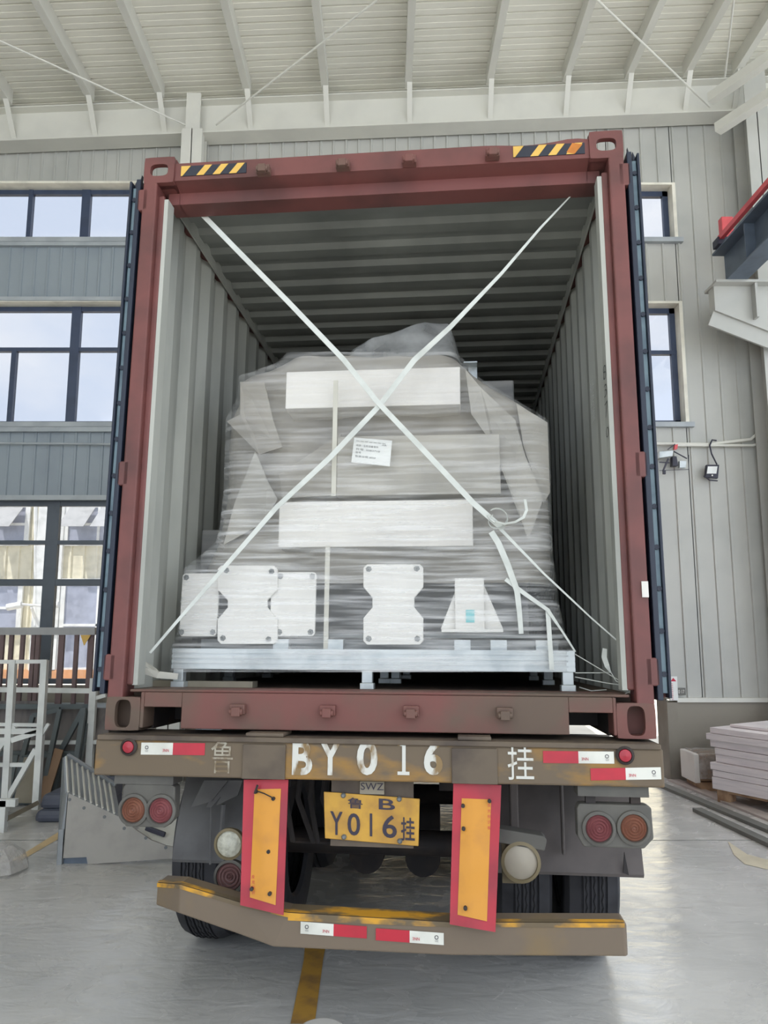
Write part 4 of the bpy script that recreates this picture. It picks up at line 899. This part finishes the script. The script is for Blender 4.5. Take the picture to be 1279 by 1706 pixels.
# ------------------------------------------------------------------ left side of the hall
# brown railing leaning by the window
ry = 8.55
t = thing('brown_railing', 'tall brown railing standing in front of the ground floor window', 'railing', (xof(70, 1350, ry), ry, 0))
zt = W(0, 1050, ry).z
make('top_rail', B().box(xof(-60, 1050, ry), xof(160, 1050, ry), ry - .04, ry + .04, zt - .05, zt + .03), RAILG, t)
make('lower_rail', B().box(xof(-60, 1050, ry), xof(160, 1050, ry), ry - .03, ry + .03, .25, .3), BROWN, t)
for px in (-40, -18, 2, 17, 36, 54, 62, 101, 126, 150):
    x = xof(px, 1100, ry); w_ = .042 if px not in (101, 150) else .06; make('baluster', B().box(x - w_/2, x + w_/2, ry - .02, ry + .02, .0, zt - .04), BROWN, t)
p = W(140, 1058, ry - .06); make('pennant', B().prism([W(134, 1058, ry - .06), W(151, 1058, ry - .06), W(140, 1076, ry - .06)], (0, .004, 0)), YEL, F=I4, label='small yellow triangular pennant hanging on the brown railing', cat='pennant')
make('window_shelf', B().box(xof(-60, 1150, ry), xof(172, 1150, ry), 8.65, WY - .07, .84, .88), GALV, label='silver sill shelf under the left ground floor window', cat='shelf')
# white racks
t = thing('white_rack', 'white square-tube rack with two tall posts and a diagonal brace', 'rack', G(45, 1350))
Y1 = 7.55
def WB(b, p, q, y0=Y1, y1=None, wd=.05): return b.bar(W(p[0], p[1], y0), W(q[0], q[1], y1 or y0), wd, wd, (0, 1, 0))
make('post', WB(B(), (22, 1100), (8, 1352), Y1, Y1, .06), RACK, t); make('post', WB(B(), (75, 1100), (60, 1348), Y1, Y1, .06), RACK, t)
for p, q, w_ in (((-60, 1103), (78, 1102), .035), ((-60, 1206), (74, 1208), .03), ((-60, 1218), (66, 1218), .05), ((-60, 1274), (42, 1274), .035), ((-60, 1233), (18, 1233), .05), ((20, 1233), (68, 1218), .05)): make('rail', WB(B(), p, q, wd=w_), RACK, t)
for p, q, w_ in (((13, 1330), (60, 1248), .045), ((66, 1230), (81, 1206), .03), ((-20, 1275), (25, 1210), .04)): make('brace', WB(B(), p, q, wd=w_), RACK, t)
t = thing('white_gate_frame', 'tall white post with two long rails behind the rack', 'frame', (xof(154, 1300, 8.35), 8.35, 0))
x = xof(153, 1200, 8.35); make('post', B().box(x - .035, x + .035, 8.32, 8.38, 0, W(0, 1130, 8.35).z), RACK, t)
for p, q, w_ in (((-60, 1148), (153, 1151), .05), ((40, 1237), (175, 1236), .04), ((150, 1166), (176, 1158), .04)): make('rail', WB(B(), p, q, 8.35, wd=w_), RACK, t)
t = thing('low_white_trestle', 'low white trestle at the left edge in front of the rack', 'trestle', G(2, 1386))
p = G(3, 1386); b = B().box(p.x - .045, p.x + .03, p.y - .03, p.y + .03, 0, W(0, 1333, p.y).z); make('post', b, RACK, t)
make('beam', B().bar(W(-60, 1337, p.y), W(28, 1337, p.y), .06, .06), RACK, t); make('foot_rail', B().bar(W(8, 1366, p.y + .02), W(62, 1338, 7.5), .04, .03), BOARDB, t)
# dark leaning frames and boards
def leanf(c4, y0, y1, lab, mid=0, wd=.05):
    b = B(); P_ = [W(c4[0][0], c4[0][1], y1), W(c4[1][0], c4[1][1], y1), W(c4[2][0], c4[2][1], y0), W(c4[3][0], c4[3][1], y0)]
    for i in range(4): b.bar(P_[i], P_[(i+1) % 4], wd, wd, (0, 1, 0))
    for k in range(mid): t_ = (k+1)/(mid+1); b.bar(P_[0].lerp(P_[3], t_), P_[1].lerp(P_[2], t_), wd, wd, (0, 1, 0))
    make('metal_frame', b, DFR, label=lab, cat='frame')
leanf(((-40, 1177), (150, 1177), (118, 1338), (-60, 1338)), 8.1, 8.4, 'widest dark metal frame leaning under the window', 1, .05)
leanf(((55, 1192), (100, 1182), (68, 1336), (20, 1336)), 8.0, 8.25, 'narrow dark metal frame leaning between the rack posts', 1, .045)
leanf(((102, 1250), (140, 1180), (118, 1335), (88, 1340)), 8.05, 8.3, 'small dark metal frame leaning beside the dark cushion', 0, .05)
def board(c4, y0, y1, m, lab):
    P_ = [W(c4[0][0], c4[0][1], y1), W(c4[1][0], c4[1][1], y1), W(c4[2][0], c4[2][1], y0), W(c4[3][0], c4[3][1], y0)]
    make('leaning_board', B().prism(P_, (0, .02, 0)), m, label=lab, cat='board')
board(((-60, 1168), (66, 1168), (52, 1345), (-60, 1345)), 8.35, 8.5, BOARD, 'brownish board leaning under the window behind the rack')
board(((70, 1180), (150, 1180), (140, 1340), (60, 1340)), 8.4, 8.52, BOARD, 'brownish board leaning under the window near the white post')
board(((40, 1262), (70, 1262), (52, 1338), (22, 1338)), 7.9, 8.0, BOARDB, 'small beige board standing low behind the rack')
board(((84, 1245), (105, 1250), (78, 1338), (62, 1338)), 7.95, 8.15, CARTON, 'narrow brown board leaning beside the dark cushion')
board(((8, 1258), (30, 1258), (14, 1338), (-6, 1338)), 7.9, 8.1, DFR, 'grey board standing low at the left edge')
board(((158, 1180), (180, 1180), (182, 1310), (160, 1310)), 8.2, 8.5, BOARD, 'brownish board standing just behind the left end of the trailer beam')
# dark cushion
p = G(52, 1372); q = G(118, 1366); b = B()
c_ = (p + q)/2; b.box(p.x, q.x + .2, c_.y - .05, c_.y + .55, 0, .14); b.box(p.x + .12, q.x + .2, c_.y + .12, c_.y + .55, .14, .3)
b = B().prism([(p.x, c_.y - .05, .01), (p.x - .02, c_.y - .05, .08), (p.x + .05, c_.y - .05, .16), (q.x + .2, c_.y - .05, .2), (q.x + .2, c_.y - .05, .01)], (.0, .1, 0))
b = B(); 
for z0_, z1_, k in ((0, .11, 0), (.11, .24, .03)):
    b.hexa([(p.x + k, c_.y - .05 + k, z0_), (q.x + .25, c_.y - .05 + k, z0_), (q.x + .3, c_.y + .6, z0_), (p.x + .18, c_.y + .6, z0_)], [(p.x + k + .02, c_.y - .04 + k, z1_), (q.x + .25, c_.y - .04 + k, z1_), (q.x + .3, c_.y + .6, z1_ + .06), (p.x + .2, c_.y + .6, z1_ + .06)])
make('floor_cushion', b, CUSH, label='dark grey padded cushion on the floor behind the silver guard', cat='cushion', bevel=.04)
# silver sheet metal guard
Yg = EYE / math.tan(math.atan((1440 - 853)/F_PX) - PITCH)
def S(px, py, dy=0): return W(px, py, Yg + dy)
sg = thing('sheet_metal_guard', 'large grey sheet metal guard with a ribbed slope on the floor behind the left lamps', 'machine guard', S(200, 1440))
sp = [(103, 1430), (113, 1321), (150, 1338), (199, 1361), (228, 1384), (252, 1400), (276, 1409), (306, 1414), (306, 1429), (146, 1440), (144, 1428)]
make('side_panel', B().prism([S(*q) for q in sp], (0, .02, 0)), SHEET, sg)
sl_ = [S(113, 1321), S(199, 1361), S(190, 1312, .5), S(110, 1262, .5)]
slope = make('ribbed_slope', B().prism(sl_, (0, .015, .01)), SHEETD, sg)
rb = B()
for k in range(9):
    u = (k + .3)/9; rb.bar(sl_[0].lerp(sl_[1], u) + Vector((0, -.03, .02)), sl_[3].lerp(sl_[2], u) + Vector((0, -.03, .02)), .012, .012, (0, 1, 0))
make('slope_rib', rb, STEELW, slope)
make('slope_rim', B().bar(sl_[3], sl_[2], .07, .04, (0, 1, 0)).bar(sl_[3] + Vector((-.005, 0, 0)), sl_[0] + Vector((-.005, 0, 0)), .02, .02), SHEETD, sg)
make('back_panel', B().prism([S(96, 1440, 0), S(104, 1440, 0), S(114, 1320), S(111, 1262, .5), S(106, 1262, .5)], (-.01, 0, 0)).box(S(96, 1430).x, S(104, 1430).x, Yg - .01, Yg + .8, 0.0, .25), SHEETD, sg)
make('inner_tray', B().prism([S(228, 1384, .02), S(252, 1400, .02), S(276, 1409, .02), S(306, 1414, .02), S(310, 1350, .5), S(262, 1340, .5)], (0, .02, -.01)), STEELW, sg)
make('foot_rail', B().box(S(104, 1436).x, S(146, 1436).x, Yg + .02, Yg + .1, 0, .05), CRANE, sg)
q = S(262, 1386, .1); make('black_handle', B().bar(q + Vector((-.09, 0, .03)), q + Vector((.06, 0, -.02)), .035, .03), BLACKP, sg, bevel=.006)
for px, py in ((116, 1332), (140, 1346), (174, 1361), (207, 1380), (243, 1396), (276, 1412)): make('screw', B().cyl(S(px, py), (0, -1, 0), .012, .004, 10), GALVD, sg)
# film-wrapped thing at the left edge
p = G(26, 1466); b = B(); 
b.lathe((p.x - .27, p.y + .2, 0), (0, 0, 1), [(.22, 0), (.26, .02), (.23, .1), (.14, .17), (.0001, .19)], 9)
make('wrapped_bundle', b, FILMD, label='bundle in clear plastic on the floor at the left edge', cat='bundle')
# floor markings
def mark(pts, m, lab):
    b = B(); k = 0; n = len(pts)//2
    vs = [G(x, y) for x, y in pts]; 
    for v in vs: v.z = .0025
    b.add(vs, [(i, i+1, n*2-2-i, n*2-1-i) for i in range(n-1)]); 
    make('floor_marking', b, m, label=lab, cat='floor marking')
mark([(20, 1434), (100, 1385), (108, 1392), (30, 1437)], FLYP, 'pale yellow line on the floor left of the sheet metal guard')
mark([(484, 1706), (506, 1600), (509, 1560), (545, 1560), (538, 1600), (524, 1706)], FLY, 'yellow line on the floor in front of the bumper')
mark([(1212, 1402), (1245, 1424), (1290, 1436), (1290, 1452), (1240, 1440), (1222, 1424)], mat('floor_yellow_faint', rgb(216, 206, 180), 0.4), 'faint yellow line on the floor at the right edge')
b = B(); p = G(0, 1400); b.box(-9, 9, p.y - .004, p.y + .004, .0, .0022); p = G(0, 1407); make('floor_joint', b, BAR, label='thin expansion joint running across the floor', cat='floor joint')
p = G(536, 1716); make('white_paper_disc', B().lathe((p.x, p.y, 0), (0, 0, 1), [(.0001, .006), (.09, .006), (.1, .003), (.1, 0)], 32), FOAM, label='white round disc on the floor at the bottom edge', cat='disc')

# ------------------------------------------------------------------ right side of the hall
# pallet with white boards
o_ = G(1193, 1336); ang = math.radians(30)
PB = Matrix.Translation(Vector((o_.x, o_.y, 0))) @ Matrix.Rotation(ang, 4, 'Z')
pal = thing('wooden_pallet', 'wooden pallet under the stack of white boards', 'pallet', (.8, -.9, 0), PB)
make('deck', B().box(.02, 1.0, -2.0, -.0, .1, .13), WOOD, pal)
for x in (.02, .46, .9):
    for y in (-2.0, -1.1, -.14): make('block', B().box(x, x + .1, y, y + .14, .0, .1), WOOD, pal)
zz = .13; hs_ = [.12, .065, .075, .08, .065, .075, .065, .06, .03]
for k, h in enumerate(hs_):
    dx = (0, .015, .01, .05, .03, .045, .0, .015, .2)[k]; dy = (0, .0, .02, -.02, -.03, .03, .04, 0, -.1)[k]
    lab = 'thin loose white board on the very top of the stack' if k == 8 else ('white board resting on the pallet, bottom of the stack' if k == 0 else 'white board in the stack on the pallet, %s from the bottom' % ORD[k])
    make('white_board', B().box(-.02 + dx, 1.1 + dx, -2.05 + dy, .02 + dy, zz, zz + h - .004), PANEL, F=PB, label=lab, cat='board', group='white boards stacked on the pallet', bevel=.003); zz += h
p = G(1168, 1318); t = thing('wrapped_carton', 'film-wrapped carton on a small pallet behind the white boards', 'carton', (p.x + .25, p.y + .2, 0))
zt = W(1165, 1258, p.y).z
make('carton', B().box(p.x - .0, p.x + .55, p.y, p.y + .4, .1, zt), CARTON, t, bevel=.01); make('foam_side', B().box(p.x - .06, p.x, p.y, p.y + .4, .08, zt + .01), FOAM, t, bevel=.01)
make('film', B().box(p.x - .01, p.x + .57, p.y - .015, p.y + .42, .12, zt + .02), FILMD, t, bevel=.02)
make('carton_pallet', B().box(p.x, p.x + .55, p.y, p.y + .4, .0, .09), WOOD, t)
def fbar(p, q, wd, h, m, lab, name='steel_flat_bar'):
    a_ = G(*p); c_ = G(*q); a_.z = c_.z = h/2; make(name, B().bar(a_, c_, h, wd, (a_ - c_).cross(Vector((0, 0, 1))).normalized()) if False else B().hexa(*[[Vector(v) for v in row] for row in _bar(a_, c_, wd, h)]), m, label=lab, cat='bar')
def _bar(a_, c_, wd, h):
    t_ = (c_ - a_).normalized(); n_ = Vector((-t_.y, t_.x, 0)) * wd/2
    lo = [a_ - n_, c_ - n_, c_ + n_, a_ + n_]; return [[(v.x, v.y, 0.0) for v in lo], [(v.x, v.y, h) for v in lo]]
fbar((1092, 1306), (1330, 1406), .10, .03, BAR, 'long dark steel bar on the floor, reaching from the doorway to the right edge')
fbar((1161, 1352), (1330, 1432), .09, .035, BAR, 'shorter dark steel bar on the floor at the right')
fbar((1122, 1301), (1330, 1384), .14, .02, STRIPW, 'pale flat board on the floor between the steel bar and the pallet', 'flat_board')
# sign and box on the siding
p = W(1116, 1167, WY - .07); q = W(1127, 1127, WY - .07); sn = make('warning_sign', B().box(p.x, q.x, WY - .08, WY - .06, p.z, q.z), PAPER, label='narrow white notice with small red writing beside the doorway', cat='sign')
b = B()
for i in range(9): b.text('注意安全请勿靠近区'[i], (p.x + .02, WY - .081, q.z - .09 - .022*i), (1, 0, 0), (0, 0, 1), .018, .015)
b.prism([(p.x + .012, WY - .082, q.z - .055), (q.x - .012, WY - .082, q.z - .055), ((p.x+q.x)/2, WY - .082, q.z - .015)], (0, .001, 0)); make('sign_print', b, INKR, sn)
p = W(1128, 1158, WY - .05); q = W(1141, 1146, WY - .05); sn = make('small_plate', B().box(p.x, q.x, WY - .06, WY - .03, p.z, q.z), BAR, label='small dark plate on the siding right of the narrow notice', cat='plate')
make('plate_print', B().text('0 17', (p.x + .01, WY - .061, p.z + .02), (1, 0, 0), (0, 0, 1), .07, .04), FOAM, sn)
# conduits
yc = WY - .06
make('conduit', B().tube([W(1090, 739, yc), W(1180, 740, yc), W(1250, 732, yc), W(1268, 716, yc), W(1330, 712, yc)], .018, 8), STEELW, label='upper white conduit running across the right wall', cat='pipe', smooth=True)
make('conduit', B().tube([W(1127, 742, yc), W(1254, 742, yc), W(1266, 738, yc), W(1330, 700, yc)], .016, 8), STEELW, label='lower white conduit under the first on the right wall', cat='pipe', smooth=True)
make('conduit', B().tube([W(-40, 738, yc), W(190, 740, yc)], .012, 6), STEELG, label='thin conduit across the grey wall panel on the left', cat='pipe', smooth=True)
# work light
t = thing('work_light', 'square black floodlight hanging by a cable from the conduit', 'work light', W(1184, 803, WY - .15))
y = WY - .14; c4 = [W(1177, 774, y), W(1198, 774, y), W(1196, 797, y + .02), W(1175, 795, y + .02)]
make('housing', B().prism(c4, (0, .05, 0)), BLACKP, t, bevel=.005); c5 = [W(1179, 777, y - .004), W(1195, 777, y - .004), W(1193, 789, y - .004), W(1177, 789, y - .004)]; make('glass', B().prism(c5, (0, .004, 0)), PAPER, t)
make('stand', B().tube([W(1172, 793, y), W(1182, 800, y - .03), W(1195, 801, y - .03)], .008, 6), BLACKP, t); make('lamp_chip', B().cyl(W(1186, 792, y - .002), (0, -1, 0), .01, .006, 8), FOAM, t)
make('cable', B().tube([W(1193, 734, yc - .02), W(1186, 733, yc - .03), W(1182, 742, yc - .03), W(1185, 756, yc - .04), W(1194, 774, y + .02)], .01, 6), BLACKP, t, smooth=True)
# cable bracket device
t = thing('wall_bracket_device', 'grey device with black arms hanging on the right wall below the conduit', 'wall device', W(1118, 784, WY - .12)); y = WY - .12
make('body', B().prism([W(1098, 752, y), W(1122, 750, y), W(1120, 760, y), W(1098, 763, y)], (0, .08, 0)), GALV, t, bevel=.005)
make('motor', B().prism([W(1120, 760, y), W(1127, 760, y), W(1130, 776, y), W(1120, 776, y)], (0, .08, 0)), BLACKP, t, bevel=.005)
b = B().bar(W(1122, 752, y), W(1144, 764, y), .012, .012).bar(W(1113, 764, y), W(1104, 785, y), .018, .018).bar(W(1098, 770, y), W(1115, 771, y), .012, .012).bar(W(1112, 749, y), W(1124, 740, y), .012, .012).bar(W(1147, 758, y), W(1147, 783, y), .006, .006).bar(W(1098, 784, y), W(1147, 782, y), .006, .006); make('arm', b, BLACKP, t)
make('clamp', B().prism([W(1124, 741, y), W(1129, 740, y), W(1128, 748, y), W(1123, 749, y)], (0, .04, 0)), REDB, t, label='red clamp')
make('counter_block', B().prism([W(1132, 768, y), W(1143, 768, y), W(1142, 779, y), W(1132, 779, y)], (0, .05, 0)), GALV, t); make('plug', B().bar(W(1106, 784, y), W(1106, 790, y), .03, .03), BLACKP, t)
